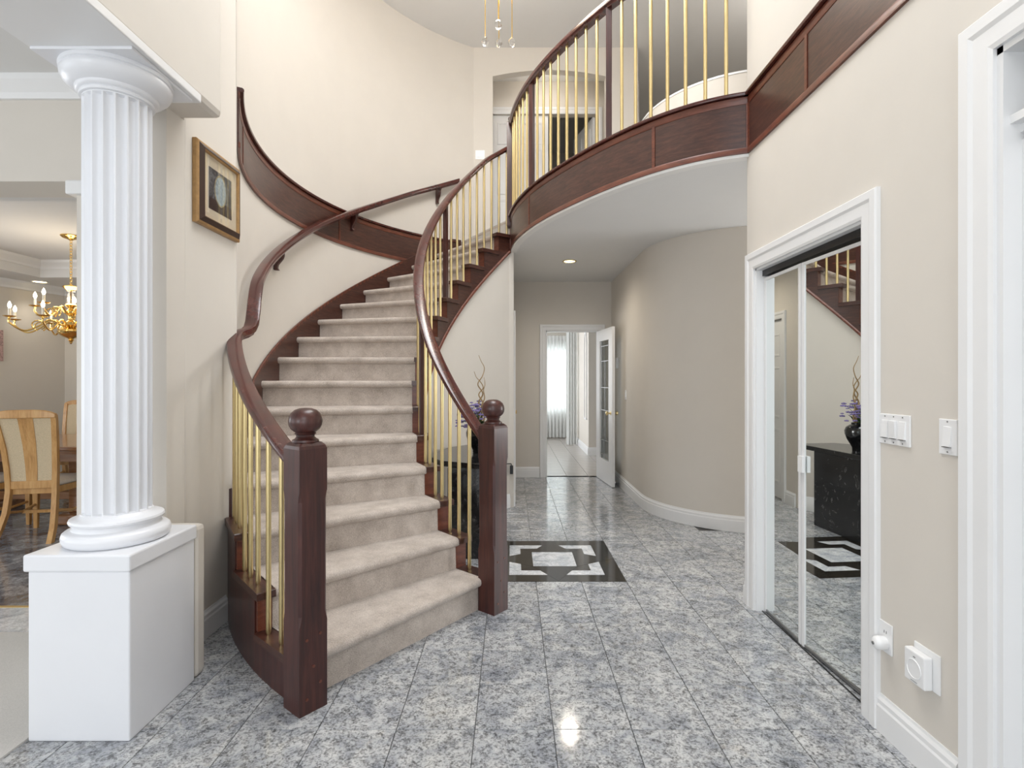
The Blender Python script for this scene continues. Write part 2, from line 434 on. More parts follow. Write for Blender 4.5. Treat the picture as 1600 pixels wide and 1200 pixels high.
# upper storey
AY = 6.825
def archwall():
    mb = MB(); x0, x1 = -.245, 1.19; cx = (x0+x1)/2; zs, zp = 5.205, 5.285
    mb.box(-.62, x0, AY, AY+.11, UP, TOPC); mb.box(x1, 1.52, AY, AY+.11, UP, TOPC)
    n = 16
    for i in range(n):
        a, b_ = lerp(x0, x1, i/n), lerp(x0, x1, (i+1)/n)
        za, zb = [zs+(zp-zs)*(1-((x-cx)/(x1-cx))**2) for x in (a, b_)]
        mb.loft([[(a, AY, za), (a, AY+.11, za), (a, AY+.11, TOPC), (a, AY, TOPC)], [(b_, AY, zb), (b_, AY+.11, zb), (b_, AY+.11, TOPC), (b_, AY, TOPC)]])
    return mb
struct('wall_upper_arch', archwall(), 'wall')
HY = 7.6; ux0, ux1 = -.30, 1.20; UDH = UP+2.03
wu = MB(); wu.box(-.62, ux0, HY, HY+.1, UP, TOPC); wu.box(ux1, 1.8, HY, HY+.1, UP, TOPC); wu.box(ux0, ux1, HY, HY+.1, UDH, TOPC)
struct('wall_upper_doors', wu, 'wall')
struct('wall_upper_hall_side', MB().box(-.62, -.5, AY+.11, HY, UP, TOPC).box(1.52, 1.6, AY, HY, UP, TOPC), 'wall')
struct('wall_upper_right', MB().box(4.3, 4.4, 3.27, 9.2, UP, TOPC).box(1.5, 4.3, 9.1, 9.2, UP, TOPC), 'wall')
bx = MB(); bx.box(-.6, 1.6, 10.0, 10.1, UP, TOPC).box(-.6, -.5, HY+.1, 10, UP, TOPC).box(1.5, 1.6, HY+.1, 10, UP, TOPC)
struct('wall_upper_bedroom', bx, 'wall')
struct('floor_bedroom', MB().box(-.6, 4.4, 7.7, 10.1, UP-.05, UP), 'living_carpet')
# slabs
last = TH0-15*DTH
poly = list(BALC)+[PP(1.6, last)[:2], PP(2.74, last)[:2], (-.55, AY), (-.55, 7.75), (4.3, 7.75), (4.3, 3.27), (1.437, 3.27)]
struct('ceiling_hall', MB().prism(poly, LOWC, LOWC+.02), 'ceil')
struct('floor_upper', MB().prism(poly, LOWC+.021, UP-.004), 'living_carpet')
struct('ceiling', MB().box(-7.2, -.95, -3.1, 10.1, TOPC, TOPC+.1).box(.95, 4.5, -3.1, 10.1, TOPC, TOPC+.1).box(-.95, .95, -3.1, 1.65, TOPC, TOPC+.1).box(-.95, .95, 4.15, 10.1, TOPC, TOPC+.1), 'ceil')
struct('ceiling_fill_well', MB().box(-1.0, -.95, 1.6, 4.2, TOPC+.1, 5.95).box(.95, 1.0, 1.6, 4.2, TOPC+.1, 5.95).box(-.95, .95, 1.6, 1.65, TOPC+.1, 5.95).box(-.95, .95, 4.15, 4.2, TOPC+.1, 5.95), 'ceil')  # invented shaft that lets the added overhead fill through the ceiling
# corridor end, left living room and dining room shells
struct('wall_corridor_end', MB().box(4.3, 4.4, 3.2, 3.3, 0, LOWC).box(4.3, 4.4, 4.65, 4.8, 0, LOWC).box(4.3, 4.4, 3.3, 4.65, 2.4, LOWC).box(4.3, 4.4, 3.3, 4.65, 0, .4), 'wall')
lv = MB(); lv.box(-7.2, -7.1, -3, -2.4, 0, 3.05); lv.box(-7.2, -7.1, 1.8, 3.1, 0, 3.05); lv.box(-7.2, -7.1, -2.4, 1.8, 2.7, 3.05); lv.box(-7.2, -7.1, -2.4, 1.8, 0, .3)
struct('wall_living', lv, 'wall')
struct('ceiling_living', MB().box(-7.2, -1.82, -3, 3.05, 3.05, 3.12), 'ceil')
hd = MB(); hd.box(-7.2, -1.82, 3.05, 3.32, 2.48, 3.05); hd.box(-2.47, -1.82, 3.05, 3.32, 0, 2.48)
struct('wall_dining_header', hd, 'wall')
struct('trim_header_crown', MB().sweep([(-7.1, 3.05, 2.94), (-1.83, 3.05, 2.94)], [(0, 0), (-.02, 0), (-.03, .03), (-.08, .08), (-.085, .11), (0, .11)]), 'white')
struct('trim_header_pier_cap', MB().box(-2.515, -1.81, 3.02, 3.35, 2.40, 2.48), 'white', bev=.01)
# dining walls: an angled one on the left, the straight one behind
wd = MB()
wd.prism([(-6.116, 7.35), (-6.50, 5.6), (-6.70, 4.943), (-6.80, 4.943), (-6.6, 5.6), (-6.2, 7.45)], 0, 2.86); wd.prism([(-6.70, 4.943), (-7.2, 3.3), (-7.3, 3.3), (-6.80, 4.943)], 0, .5); wd.prism([(-6.70, 4.943), (-7.2, 3.3), (-7.3, 3.3), (-6.80, 4.943)], 2.4, 2.86)
struct('wall_dining_angled', wd, 'wall')
struct('wall_dining_back', MB().box(-6.2, -2.16, 7.35, 7.45, 0, 2.86), 'wall')
struct('wall_dining_right', MB().box(-2.25, -2.15, 3.32, 7.4, 0, 2.86), 'wall')
# dining ceiling: tray with a dropped border
cd = MB(); cd.box(-7.2, -2.16, 3.10, 7.5, 2.80, 2.86)
struct('ceiling_dining', cd, 'ceil')
sf = MB(); sf.box(-7.2, -2.16, 6.55, 7.36, 2.60, 2.80); sf.box(-7.2, -5.75, 3.32, 6.55, 2.60, 2.80); sf.box(-5.75, -2.16, 3.32, 3.75, 2.60, 2.80)
struct('ceiling_dining_border', sf, 'ceil')
crown = [(0, 0), (.015, 0), (.025, .025), (.07, .07), (.08, .10), (0, .10)]
struct('trim_dining_tray', MB().sweep([(-5.75, 3.75, 2.70), (-5.75, 6.55, 2.70), (-2.16, 6.55, 2.70)], [(-a, b_) for a, b_ in crown]), 'white')
struct('trim_dining_crown', MB().sweep([(-7.1, 3.6, 2.50), (-6.50, 5.6, 2.50), (-6.116, 7.35, 2.50), (-2.16, 7.35, 2.50)], [(-a, b_) for a, b_ in crown]), 'white')
# far room shell
fr = MB(); fr.box(-1.0, -.9, 7.6, 9.0, 0, 2.7).box(-1.0, -.9, 11.6, 12.6, 0, 2.7).box(-1.0, -.9, 9.0, 11.6, 2.35, 2.7).box(-1.0, -.9, 9.0, 11.6, 0, .55); fr.box(1.37, 1.47, 9.72, 12.6, 0, 2.7); fr.box(1.37, 3.0, 9.62, 9.72, 0, 2.7)
fr.box(-1.0, .3, 12.5, 12.6, 0, 2.7); fr.box(.3, 1.37, 12.5, 12.6, 2.1, 2.7); fr.box(.3, 1.37, 12.5, 12.6, 0, .62); fr.box(2.9, 3.0, 7.6, 9.7, 0, 2.7)
struct('wall_far_room', fr, 'wall')
struct('ceiling_far_room', MB().box(-1, 3, 7.58, 12.6, 2.7, 2.8), 'ceil')

# ------------------------------------------------------------------ baseboards and casings
BB = [(0, 0), (.017, 0), (.017, .098), (.013, .106), (.013, .122), (.006, .134), (.004, .143), (0, .143)]
neg = lambda prof: [(-a, b_) for a, b_ in prof]
def base(name, path, side=1):
    return struct(name, MB().sweep([(x, y, 0) for x, y in path], BB if side > 0 else neg(BB)), 'white')
base('baseboard_left', [(XL, 2.65), (XL, 3.03)], -1)
base('baseboard_right', [(XR, DY1+.13), (XR, CY0-.10)])
base('baseboard_right_end', [(XR, CY1+.10), (XR, 3.27), (2.2, 3.27)])
base('baseboard_hall', hp, -1)
base('baseboard_far', [(.02, FY), (OX0-.09, FY)], -1)
base('baseboard_cupboard', [(.018, 5.74), (.018, K0-.085)], -1)
struct('baseboard_stair', MB().sweep([PP(1.52, th) for th in arange(212, 122.6, 40)], neg(BB)), 'white', True)
base('baseboard_far_room', [(1.37, 12.4), (1.37, 9.62), (2.9, 9.62)], -1)
CAS = [(0, 0), (0, .012), (.012, .016), (.055, .016), (.066, .022), (.095, .022), (.1, .016), (.1, 0)]
def casing(name, pts, nrm, wscale=1, flip=1):
    return struct(name, MB().sweep(pts, [(flip*a*wscale, b_) for a, b_ in CAS], nrm), 'white')
# closet: normal -x; walking up the far jamb, across, down the near one
casing('trim_closet_casing', [(XR, CY1, 0), (XR, CY1, CH), (XR, CY0, CH), (XR, CY0, 0)], (-1, 0, 0), 1, 1)
casing('trim_door_casing', [(XR, DY1, 0), (XR, DY1, DH), (XR, DY0, DH), (XR, DY0, 0)], (-1, 0, 0), 1.18, 1)
casing('trim_far_casing', [(OX0, FY, 0), (OX0, FY, OH), (OX1, FY, OH), (OX1, FY, 0)], (0, -1, 0), .85, 1)
casing('trim_cupboard_casing', [(.018, K0, 0), (.018, K0, 2.04), (.018, K1, 2.04), (.018, K1, 0)], (1, 0, 0), .8, 1)
casing('trim_upper_casing', [(ux0+.02, HY, UP), (ux0+.02, HY, UDH), (ux1-.02, HY, UDH), (ux1-.02, HY, UP)], (0, -1, 0), .95, 1)
struct('trim_closet_jamb', MB().box(XR, XR+.13, CY1-.012, CY1, 0, CH).box(XR, XR+.13, CY0, CY0+.012, 0, CH).box(XR, XR+.13, CY0, CY1, CH-.012, CH), 'white')
struct('trim_closet_track', MB().box(1.465, 1.545, CY0+.012, CY1-.012, CH-.045, CH-.012).box(1.462, 1.468, CY0+.012, CY1-.012, 0, .004), 'black')
struct('trim_far_jamb', MB().box(OX0-.001, OX0+.015, FY, FY+.12, 0, OH).box(OX1-.015, OX1+.001, FY, FY+.12, 0, OH).box(OX0, OX1, FY, FY+.12, OH-.015, OH), 'white')

# ------------------------------------------------------------------ staircase
stair = thing('staircase', 'curved staircase with beige carpeted treads and dark red wooden ends', 'staircase', PP(2.1, TH0))
RC0, RC1 = 1.588, 2.702
def step_strip(k, r0, r1, prof, nr=8):
    """prof: closed (s forward of the nosing, z) outline; lofted across radius"""
    rings = []
    for r in arange(r0, r1, nr):
        rings.append([PP(r, TH0-(k-1)*DTH-math.degrees((u(r) if callable(u) else u)/r), z) for u, z in prof])
    return MB().loft(rings)
for k in range(1, 17):
    z = k*RISE; zb = z-RISE
    end = lambda r: r*R(DTH)+.03
    endi = lambda r: r*R(DTH)+.018
    nosecurve = [(.034, z-.052), (.012, z-.050), (.002, z-.042), (-.003, z-.028), (.001, z-.012), (.010, z-.004), (.026, z)]
    if k < 16:
        prof = [(.030, zb)]+nosecurve+[(end, z), (end, z-.014), (.045, z-.018), (.044, zb)]
    else:
        prof = [(.030, zb)]+nosecurve+[(.30, z), (.30, z-.014), (.045, z-.018), (.044, zb)]
    obj('carpet_step', step_strip(k, RC0, RC1, prof, 10), 'carpet', stair, True)
    # wooden end of the tread and riser on the open inner side
    def wood_end(r0, r1):
        tl = .012 if k < 16 else 0
        e = obj('tread_end', step_strip(k, r0, r1, [(-.010, z-.036), (-.010, z-.004), (-.006, z), (end if k < 16 else .1, z), (end if k < 16 else .1, z-.036)], 2), 'mahogany_h', stair)
    wood_end(1.492, RC0+.004)
    obj('riser_end', step_strip(k, 1.512, RC0+.002, [(.030, zb), (.030, z-.036), (.05, z-.036), (.05, zb)], 2), 'mahogany_t', stair)
    if k <= 3:
        wood_end(RC1-.004, 2.785)
        obj('riser_end', step_strip(k, RC1-.002, 2.765, [(.030, zb), (.030, z-.036), (.05, z-.036), (.05, zb)], 2), 'mahogany_t', stair)
# stringers: saw-toothed top, sloping foot
def stringer(r0, r1, t0, t1, low, n_per=6):
    mb = MB(); k = 0
    for k in range(1, 17):
        ta, tb = TH0-(k-1)*DTH-1.2, TH0-k*DTH-1.2
        if k == 16: tb = ta-.6
        ta, tb = min(ta, t0), max(tb, t1)
        if ta <= tb: continue
        z1 = k*RISE-.037; rings = []
        for th in arange(ta, tb, n_per):
            zl = min(low(th), z1-.02); rings.append([PP(r0, th, zl), PP(r1, th, zl), PP(r1, th, z1), PP(r0, th, z1)])
        mb.loft(rings)
    return mb
obj('inner_stringer', stringer(1.508, 1.528, 235, 119, lowline), 'mahogany_h', stair, True)
obj('inner_stringer_trim', MB().sweep([PP(1.508, th, lowline(th)) for th in arange(221, 121.5, 70)], [(0, -.012), (-.010, -.012), (-.016, 0), (-.012, .014), (-.006, .024), (0, .026)]), 'mahogany_t', stair, True)
obj('outer_stringer', stringer(2.748, 2.770, 235, 208.6, lambda th: 0.001), 'mahogany_v', stair, True)
# skirt board climbing the round wall
skt = lambda th: nose(th)+.095
sk = MB(); rings = []
for th in arange(208.2, 121.9, 80):
    zt = min(skt(th), UP+.02); rings.append([PP(2.700, th, max(0, nose(th)-.42)), PP(2.721, th, max(0, nose(th)-.42)), PP(2.721, th, zt), PP(2.700, th, zt)])
obj('skirt_board', sk.loft(rings), 'mahogany_h', stair, True)
obj('skirt_moulding', MB().sweep([PP(2.700, th, skt(th)) for th in arange(208.0, 139.2, 60)], [(0, -.022), (-.0, .006), (.014, .006), (.014, -.0), (.008, -.022)][::-1]), 'mahogany_t', stair, True)

# ------------------------------------------------------------------ newel posts
NROT = R(51.2)
def post_rings(c, secs):
    rings = []
    for z, h, ch in secs:
        pts = [(h-ch, -h), (h, -h+ch), (h, h-ch), (h-ch, h), (-h+ch, h), (-h, h-ch), (-h, -h+ch), (-h+ch, -h)]
        rings.append([(c[0]+x*math.cos(NROT)-y*math.sin(NROT), c[1]+x*math.sin(NROT)+y*math.cos(NROT), z) for x, y in pts])
    return rings
def newel(parent, c):
    h = .0625; e = .0015
    secs = [(0, h, e), (.36, h, e), (.375, h, .006), (.40, h, .011), (.86, h, .011), (.885, h, .006), (.90, h, e), (1.072, h, e), (1.085, h-.004, .004), (1.097, h-.014, .008)]
    po = obj('newel_post', MB().loft(post_rings(c, secs)), 'mahogany_v', parent)
    obj('finial', MB().lathe([(.001, 1.09), (.048, 1.092), (.054, 1.099), (.052, 1.107), (.042, 1.112), (.036, 1.120), (.038, 1.128), (.044, 1.132), (.040, 1.137), (.048, 1.143),
        (.058, 1.152), (.065, 1.166), (.0675, 1.182), (.065, 1.200), (.057, 1.217), (.043, 1.230), (.024, 1.237), (.001, 1.239)], (c[0], c[1], 0), 32), 'mahogany_v', po, True)
    for u, z in ((-.03, .30), (.03, .31), (0, .185), (-.03, .06), (.03, .11)):
        # plugs on the face that looks to the lower right
        d = Vector((math.sin(NROT), -math.cos(NROT), 0)); a = Vector((math.cos(NROT), math.sin(NROT), 0))
        p = Vector((c[0], c[1], z))+d*(h-.001)+a*u
        obj('screw_plug', MB().tube([p, p+d*.003], .0065, 10), 'mahogany_t', po)
    return po
def rail_mesh(path):
    prof = [(-.024, -.034), (-.030, -.022), (-.039, -.014), (-.041, .008), (-.037, .019), (-.026, .025), (.026, .025), (.037, .019), (.041, .008), (.039, -.014), (.030, -.022), (.024, -.034)]
    return MB().sweep(path, prof[::-1])
def baluster(parent, x, y, z0, z1, r=.0115):
    mb = MB().lathe([(r*.75, z0), (r, z0+.012), (r, z1), (r*.8, z1)], (x, y, 0), 12)
    return obj('baluster', mb, 'brass', parent, True)
def wood_baluster(parent, x, y, z0, z1, h=.019):
    a = math.atan2(y-CY, x-CX); mb = MB()
    q = [(x+u*math.cos(a)-v_*math.sin(a), y+u*math.sin(a)+v_*math.cos(a)) for u, v_ in ((-h, -h), (h, -h), (h, h), (-h, h))]
    return obj('wood_baluster', mb.prism(q, z0, z1), 'mahogany_v', parent, bev=.003)
# inner railing
NI, NO = (-.1115, 3.168), (-.859, 2.236)
rin = thing('stair_railing', 'long curved stair railing with brass balusters, its ball-topped newel nearer the hall', 'railing', (NI[0], NI[1], 0))
newel(rin, NI)
ioff = lambda th: interp(kof(th), [1, 4, 8, 12, 14.5, 16], [.78, .79, .82, .845, .84, .76])
irail = lambda th: nose(th)+ioff(th)
obj('handrail', rail_mesh([PP(1.540, th, irail(th)) for th in arange(TH0-1.6, 122.6, 90)]), 'mahogany_r', rin, True)
for k in range(1, 16):
    for fq in (.30, .80):
        th = TH0-(k-1+fq)*DTH
        if k == 1 and fq < .5: continue
        x, y, _ = PP(1.542, th)
        if (k, fq) in ((5, .30), (11, .30)): wood_baluster(rin, x, y, k*RISE, irail(th)-.024)
        else: baluster(rin, x, y, k*RISE, irail(th)-.022)
# outer railing and its run along the wall
rout = thing('stair_railing', 'short flared stair railing on three steps, its newel closest to the camera', 'railing', (NO[0], NO[1], 0))
newel(rout, NO)
orail = lambda th: nose(th)+interp(kof(th), [1, 3.4], [.775, .76])
path = [PP(2.738, th, orail(th)) for th in arange(TH0-1.4, 209.4, 22)]
KP = [(208.2, 2.737, 1.600), (207.3, 2.728, 1.618), (206.6, 2.705, 1.630), (206.0, 2.675, 1.640), (205.4, 2.648, 1.658), (204.6, 2.638, 1.700), (203.4, 2.634, 1.775), (201.8, 2.632, 1.86), (200, 2.63, 1.945)]
path += [PP(r, th, z) for th, r, z in KP]
wrail = lambda th: nose(th)+interp(kof(th), [5, 5.8, 9.8, 11.6, 13.8, 15.8], [.91, .915, .91, .88, .838, .765])
wpath = [PP(2.63, th, wrail(th)) for th in arange(198.6, 123.6, 60)]
# one continuous rail; its wall part carries the brackets
obj('handrail', rail_mesh(smooth_path(path+wpath, 1)), 'mahogany_r', rout, True)
for k in range(1, 4):
    for fq in (.30, .63, .95) if k > 1 else (.55, .93):
        th = TH0-(k-1+fq)*DTH; x, y, _ = PP(2.738, th)
        baluster(rout, x, y, k*RISE, orail(th)-.022)
for th in (181.5, 155.0, 129.0):
    z = wrail(th)-.028
    er = Vector((math.cos(R(th)), math.sin(R(th)), 0)); et = Vector((-er.y, er.x, 0)); c = Vector((CX, CY, 0))
    outl = [(.0, .0), (.0, -.170), (-.040, -.172), (-.034, -.160), (-.028, -.148), (-.032, -.126), (-.052, -.102), (-.072, -.076), (-.080, -.050), (-.080, -.024), (-.092, -.006), (-.112, .004), (-.05, .004)]
    mb = MB(); rings = [[c+er*(2.718+a)+et*sd+Vector((0, 0, z+b_)) for a, b_ in outl] for sd in (-.016, .016)]
    obj('bracket', mb.loft(rings), 'mahogany_v', rout, bev=.003)

# ------------------------------------------------------------------ panelled bands (fascias)
RAIL_T = [(0, -.048), (.009, -.046), (.012, -.036), (.012, -.004), (0, 0)]
RAIL_B = [(0, .0), (.013, 0), (.013, .026), (.009, .036), (0, .038)]
CAPP = [(-.02, -.012), (.030, -.012), (.034, -.004), (.032, .006), (.022, .012), (-.02, .012)]
def band(name, path2, stiles, z0, z1, panels):
    """path2: xy with the room on the left of travel; stiles/panels: lists of (short path)"""
    mk = lambda P, z: [(x, y, z) for x, y in P]
    root = obj(name, MB().sweep(mk(path2, 0), rect(-.02, .004, z0+.004, z1-.004)[::-1]), 'mahogany_h', None, True); root['kind'] = 'structure'
    obj('top_rail', MB().sweep(mk(path2, z1-.012), RAIL_T[::-1]), 'mahogany_t', root, True)
    obj('bottom_rail', MB().sweep(mk(path2, z0), RAIL_B[::-1]), 'mahogany_t', root, True)
    obj('nosing', MB().sweep(mk(path2, z1), CAPP[::-1]), 'mahogany_r', root, True)
    for P in panels: obj('panel', MB().sweep(mk(P, 0), rect(.002, .0065, z0+.037, z1-.058)[::-1]), 'mahogany_h', root, True)
    for P in stiles: obj('stile', MB().sweep(mk(P, 0), [(0, z0+.03), (.011, z0+.03), (.011, z1-.05), (0, z1-.05)][::-1]), 'mahogany_t', root)
    return root
FZ0, FZ1 = LOWC+.006, UP
sts = sorted([.012, bal_px(1022), bal_px(827.5), BALL[-1]-.012])
band('trim_balcony_fascia', BALC, [bal_seg(s-.011, s+.011) for s in sts], FZ0, FZ1,
     [bal_seg(a+.014, b_-.014) for a, b_ in zip(sts, sts[1:])])
struct('trim_balcony_drywall', MB().sweep([(x, y, 0) for x, y in BALC], rect(-.06, .002, LOWC-.012, LOWC+.008)), 'drywall_edge', True)
ry = [3.235, 2.60, 1.75, .9, .05]
seg = lambda a, b_: [(XR, a), (XR, b_)]
band('trim_right_fascia', [(XR, -2.9), (XR, 3.245)], [seg(y-.011, y+.011) for y in ry], FZ0, FZ1, [seg(b_+.014, a-.014) for a, b_ in zip(ry, ry[1:])])
pol = lambda a, b_, n: [PP(RWALL-.006, th)[:2] for th in arange(a, b_, n)]
rb = [124.0, 158.8, 199.5, 207.6]
band('trim_stair_fascia', pol(123.6, 207.7, 60), [pol(t_-.22, t_+.22, 1) for t_ in rb[1:3]], FZ0, FZ1-.012,
     [pol(a+.3, b_-.3, max(2, int((b_-a)/1.5))) for a, b_ in zip(rb, rb[1:])])
# closing bead where band and skirt meet
# ------------------------------------------------------------------ balcony railing
brl = thing('balcony_railing', 'curved balcony railing of brass balusters above the panelled band', 'railing', (BALC[-1][0], BALC[-1][1], UP))
nx, ny = BALC[-1][0]-.005, BALC[-1][1]-.005
h = .038
sq = lambda hh, z: [(nx-hh, ny-hh, z), (nx+hh, ny-hh, z), (nx+hh, ny+hh, z), (nx-hh, ny+hh, z)]
nu = obj('newel_post', MB().loft([sq(h-.008, 2.965), sq(h, 2.985), sq(h, 4.07), sq(h-.015, 4.085)]), 'mahogany_v', brl)
obj('finial', MB().lathe([(.001, 4.08), (.02, 4.085), (.012, 4.094), (.022, 4.104), (.026, 4.118), (.022, 4.132), (.008, 4.142), (.001, 4.143)], (nx, ny, 0), 16), 'mahogany_v', nu, True)
RB = UP+.98
def inset(P, d):
    out = []
    for i, p in enumerate(P):
        a, b_ = P[max(i-1, 0)], P[min(i+1, len(P)-1)]; tx, ty = b_[0]-a[0], b_[1]-a[1]; L = math.hypot(tx, ty)
        out.append((p[0]+ty/L*d, p[1]-tx/L*d))
    return out
BALI = inset(BALC, .012)
bl = arclen(BALI)
bi = lambda s: tuple(interp(s/BALL[-1]*bl[-1], bl, [p[i] for p in BALI]) for i in (0, 1))
obj('handrail', rail_mesh([(x, y, RB) for x, y in BALI]), 'mahogany_r', brl, True)
s1, s2 = bal_px(950), bal_px(829)
def put(s, dark=False):
    x, y = bi(s)
    if dark: wood_baluster(brl, x, y, UP+.008, RB-.024, .021)
    else: baluster(brl, x, y, UP+.010, RB-.022)
put(s1, True); put(s2, True)
gap = (s2-s1)/9
for i in range(1, 9): put(s1+gap*i)
s = s1-gap
while s > .04: put(s); s -= gap*.98
s = s2+gap
while s < BALL[-1]-.06: put(s); s += gap

# ------------------------------------------------------------------ column on its pedestal
ped = thing('pedestal', 'square white pedestal with a capping slab under the fluted column', 'pedestal', (-1.6225, 2.215, 0))
obj('body', MB().box(-1.812, -1.431, 2.012, 2.424, 0, .638), 'column', ped, bev=.006)
obj('cap_slab', MB().box(-1.822, -1.423, 2.0, 2.43, .638, .702), 'column', ped, bev=.007)
colm = thing('column', 'white fluted round column with ringed base and capital', 'column', (-1.6225, 2.215, .702))
cxx, cyy = -1.6225, 2.215
def ringprof(c0, prof): return MB().lathe(prof, (cxx, cyy, 0), 64)
bp = [(.001, .702), (.170, .702), (.178, .707), (.185, .722), (.186, .734), (.182, .747), (.174, .754), (.162, .756), (.154, .761), (.150, .772), (.152, .780), (.160, .784), (.163, .792), (.160, .800), (.150, .804), (.140, .806), (.130, .811), (.122, .820), (.001, .820)]
obj('base', ringprof(0, bp), 'column', colm, True)
n = 18*8; rings = []
for z, sc_, fd in [(.812, 1.0, 0), (.822, 1.0, 0), (.826, 1.0, 1)]+[(zz, 1.0, 1) for zz in arange(.84, 2.46, 8)]+[(2.478, 1, 1), (2.484, 1, 0), (2.50, 1, 0)]:
    ring = []
    for j in range(n):
        q = 2*math.pi*j/n; u = (j % 8)/8
        d = 0 if u < .2 else math.sqrt(max(0, 1-((u-.6)/.4)**2))
        ring.append((cxx+(.119-.017*d*fd)*math.cos(q), cyy+(.119-.017*d*fd)*math.sin(q), z))
    rings.append(ring)
obj('shaft', MB().loft(rings), 'column', colm, True)
cp = [(.001, 2.488), (.120, 2.488), (.128, 2.491), (.131, 2.498), (.128, 2.505), (.136, 2.508), (.142, 2.514), (.143, 2.522), (.152, 2.526), (.168, 2.534), (.182, 2.548), (.190, 2.564), (.191, 2.574), (.186, 2.582), (.192, 2.585), (.194, 2.594), (.192, 2.600), (.001, 2.600)]
obj('capital', ringprof(0, cp), 'column', colm, True)
obj('abacus', MB().box(-1.815, -1.43, 2.022, 2.408, 2.600, 2.612), 'column', colm, bev=.002)
struct('trim_architrave', MB().box(-1.825, -1.412, -3.0, 2.445, 2.612, 2.65), 'white', bev=.004)
struct('trim_pilaster', MB().box(-1.80, -1.625, 2.638, 2.652, .69, 2.632), 'white')

# ------------------------------------------------------------------ picture
PY0, PY1, PZ0, PZ1 = 2.712, 3.140, 2.155, 2.580
px_ = XL
pic = thing('picture', 'framed print of an oval mirror on a dresser, hung on left wall', 'picture', (px_, (PY0+PY1)/2, PZ0))
def frame_loop(d, prof, mat, nm):
    P = [(px_, PY0+d, PZ0+d), (px_, PY0+d, PZ1-d), (px_, PY1-d, PZ1-d), (px_, PY1-d, PZ0+d)]
    return obj(nm, MB().sweep(P, prof, (1, 0, 0), True), mat, pic)
frame_loop(0, [(0, .002), (0, .022), (-.004, .027), (-.014, .030), (-.014, .002)], 'gilt', 'outer_frame')
frame_loop(.014, [(0, .002), (0, .030), (-.021, .045), (-.026, .045), (-.026, .002)], 'frame_dark', 'frame')
frame_loop(.040, [(0, .002), (0, .044), (-.004, .040), (-.006, .030), (-.006, .002)], 'gilt', 'inner_frame')
obj('mount', MB().box(px_+0.0240, px_+0.0280, PY0+.04, PY1-.04, PZ0+.04, PZ1-.04), 'mat_board', pic)
a0, a1, b0, b1 = PY0+.10, PY1-.10, PZ0+.10, PZ1-.105
pr = obj('print', MB().box(px_+0.0280, px_+0.0285, a0, a1, b0, b1), 'print', pic)
def ell(ry_, rz_, n_=28): return [((a0+a1)/2+ry_*math.cos(2*math.pi*i/n_), (b0+b1)/2+.012+rz_*math.sin(2*math.pi*i/n_)) for i in range(n_)]
def disc(nm, pts, x0, x1, mat): obj(nm, MB().loft([[(x, y, z) for y, z in pts] for x in (x0, x1)]), mat, pr)
disc('printed_table', [(a0, b0), (a1, b0), (a1, b0+.062), (a0, b0+.062)], px_+0.0285, px_+0.0289, 'print_table')
disc('printed_frame', ell(.060, .085), px_+0.0285, px_+0.0292, 'print_oval')
disc('printed_mirror', ell(.052, .076), px_+0.0285, px_+0.0295, 'print_mirror')
obj('glazing', MB().box(px_+0.0305, px_+0.0315, PY0+.038, PY1-.038, PZ0+.038, PZ1-.038), 'glass', pic)

# ------------------------------------------------------------------ mirrored closet doors
def mirror_leaf(label, p0, p1, handle_at):
    a, b_ = Vector((*p0, 0)), Vector((*p1, 0)); d = (b_-a).normalized(); nrm = Vector((-d.y, d.x, 0))
    if nrm.x > 0: nrm = -nrm
    L = (b_-a).length; th = thing('mirror_door', label, 'mirror door', ((a+b_)/2)[:])
    def slab(nm, u0, u1, z0, z1, o0, o1, mat):
        q = [a+d*u0+nrm*o0, a+d*u1+nrm*o0, a+d*u1+nrm*o1, a+d*u0+nrm*o1]
        return obj(nm, MB().prism([(p.x, p.y) for p in q], z0, z1), mat, th)
    t_ = 1.948
    slab('mirror', .012, L-.012, .022, t_-.012, -.006, 0, 'mirror')
    slab('stile', 0, .022, .008, t_, -.018, .005, 'white'); slab('stile', L-.022, L, .008, t_, -.018, .005, 'white')
    slab('rail', .022, L-.022, .008, .022, -.018, .004, 'grey_metal'); slab('rail', .022, L-.022, t_-.016, t_, -.018, .004, 'white')
    if handle_at is not None: slab('handle', handle_at-.019, handle_at+.019, .888, .969, .005, .022, 'plate_white')
mirror_leaf('narrow-looking mirror door of the closet, the farther leaf beside the hall opening', (1.479, 3.143), (1.4735, 2.735), None)
mirror_leaf('mirror door of the closet, nearer leaf reflecting black console table, with white pull', (1.475, 2.729), (1.4985, 2.200), .012)

# ------------------------------------------------------------------ near door with transom
dr = struct('door_1', MB().box(XR+.055, XR+.095, DY0+.02, DY1-.02, .01, 2.055), 'white')
def panels(par_, xface, outn, rects_):
    for y0, y1, z0, z1 in rects_:
        obj('panel', MB().sweep([(xface, y0, z0), (xface, y0, z1), (xface, y1, z1), (xface, y1, z0)], [(0, 0), (-.004, .006), (-.02, .008), (-.028, .002), (-.028, 0)], outn, True), 'white', par_)
panels(dr, XR+.055, (-1, 0, 0), [(1.13, 1.45, .2, .85), (1.13, 1.45, 1.0, 1.9), (.75, 1.07, .2, .85), (.75, 1.07, 1.0, 1.9)])
obj('knob', MB().ball((XR+.02, DY0+.09, .95), .028), 'brass', dr, True)
tr_ = struct('window_1', MB().box(XR+.05, XR+.10, DY0+.02, DY1-.02, 2.075, 2.125).box(XR+.02, XR+.06, DY0+.02, DY1-.02, 2.10, 2.125), 'white')
obj('pane', MB().box(XR+.07, XR+.076, DY0+.02, DY1-.02, 2.125, DH-.01), 'glass_tint', tr_)
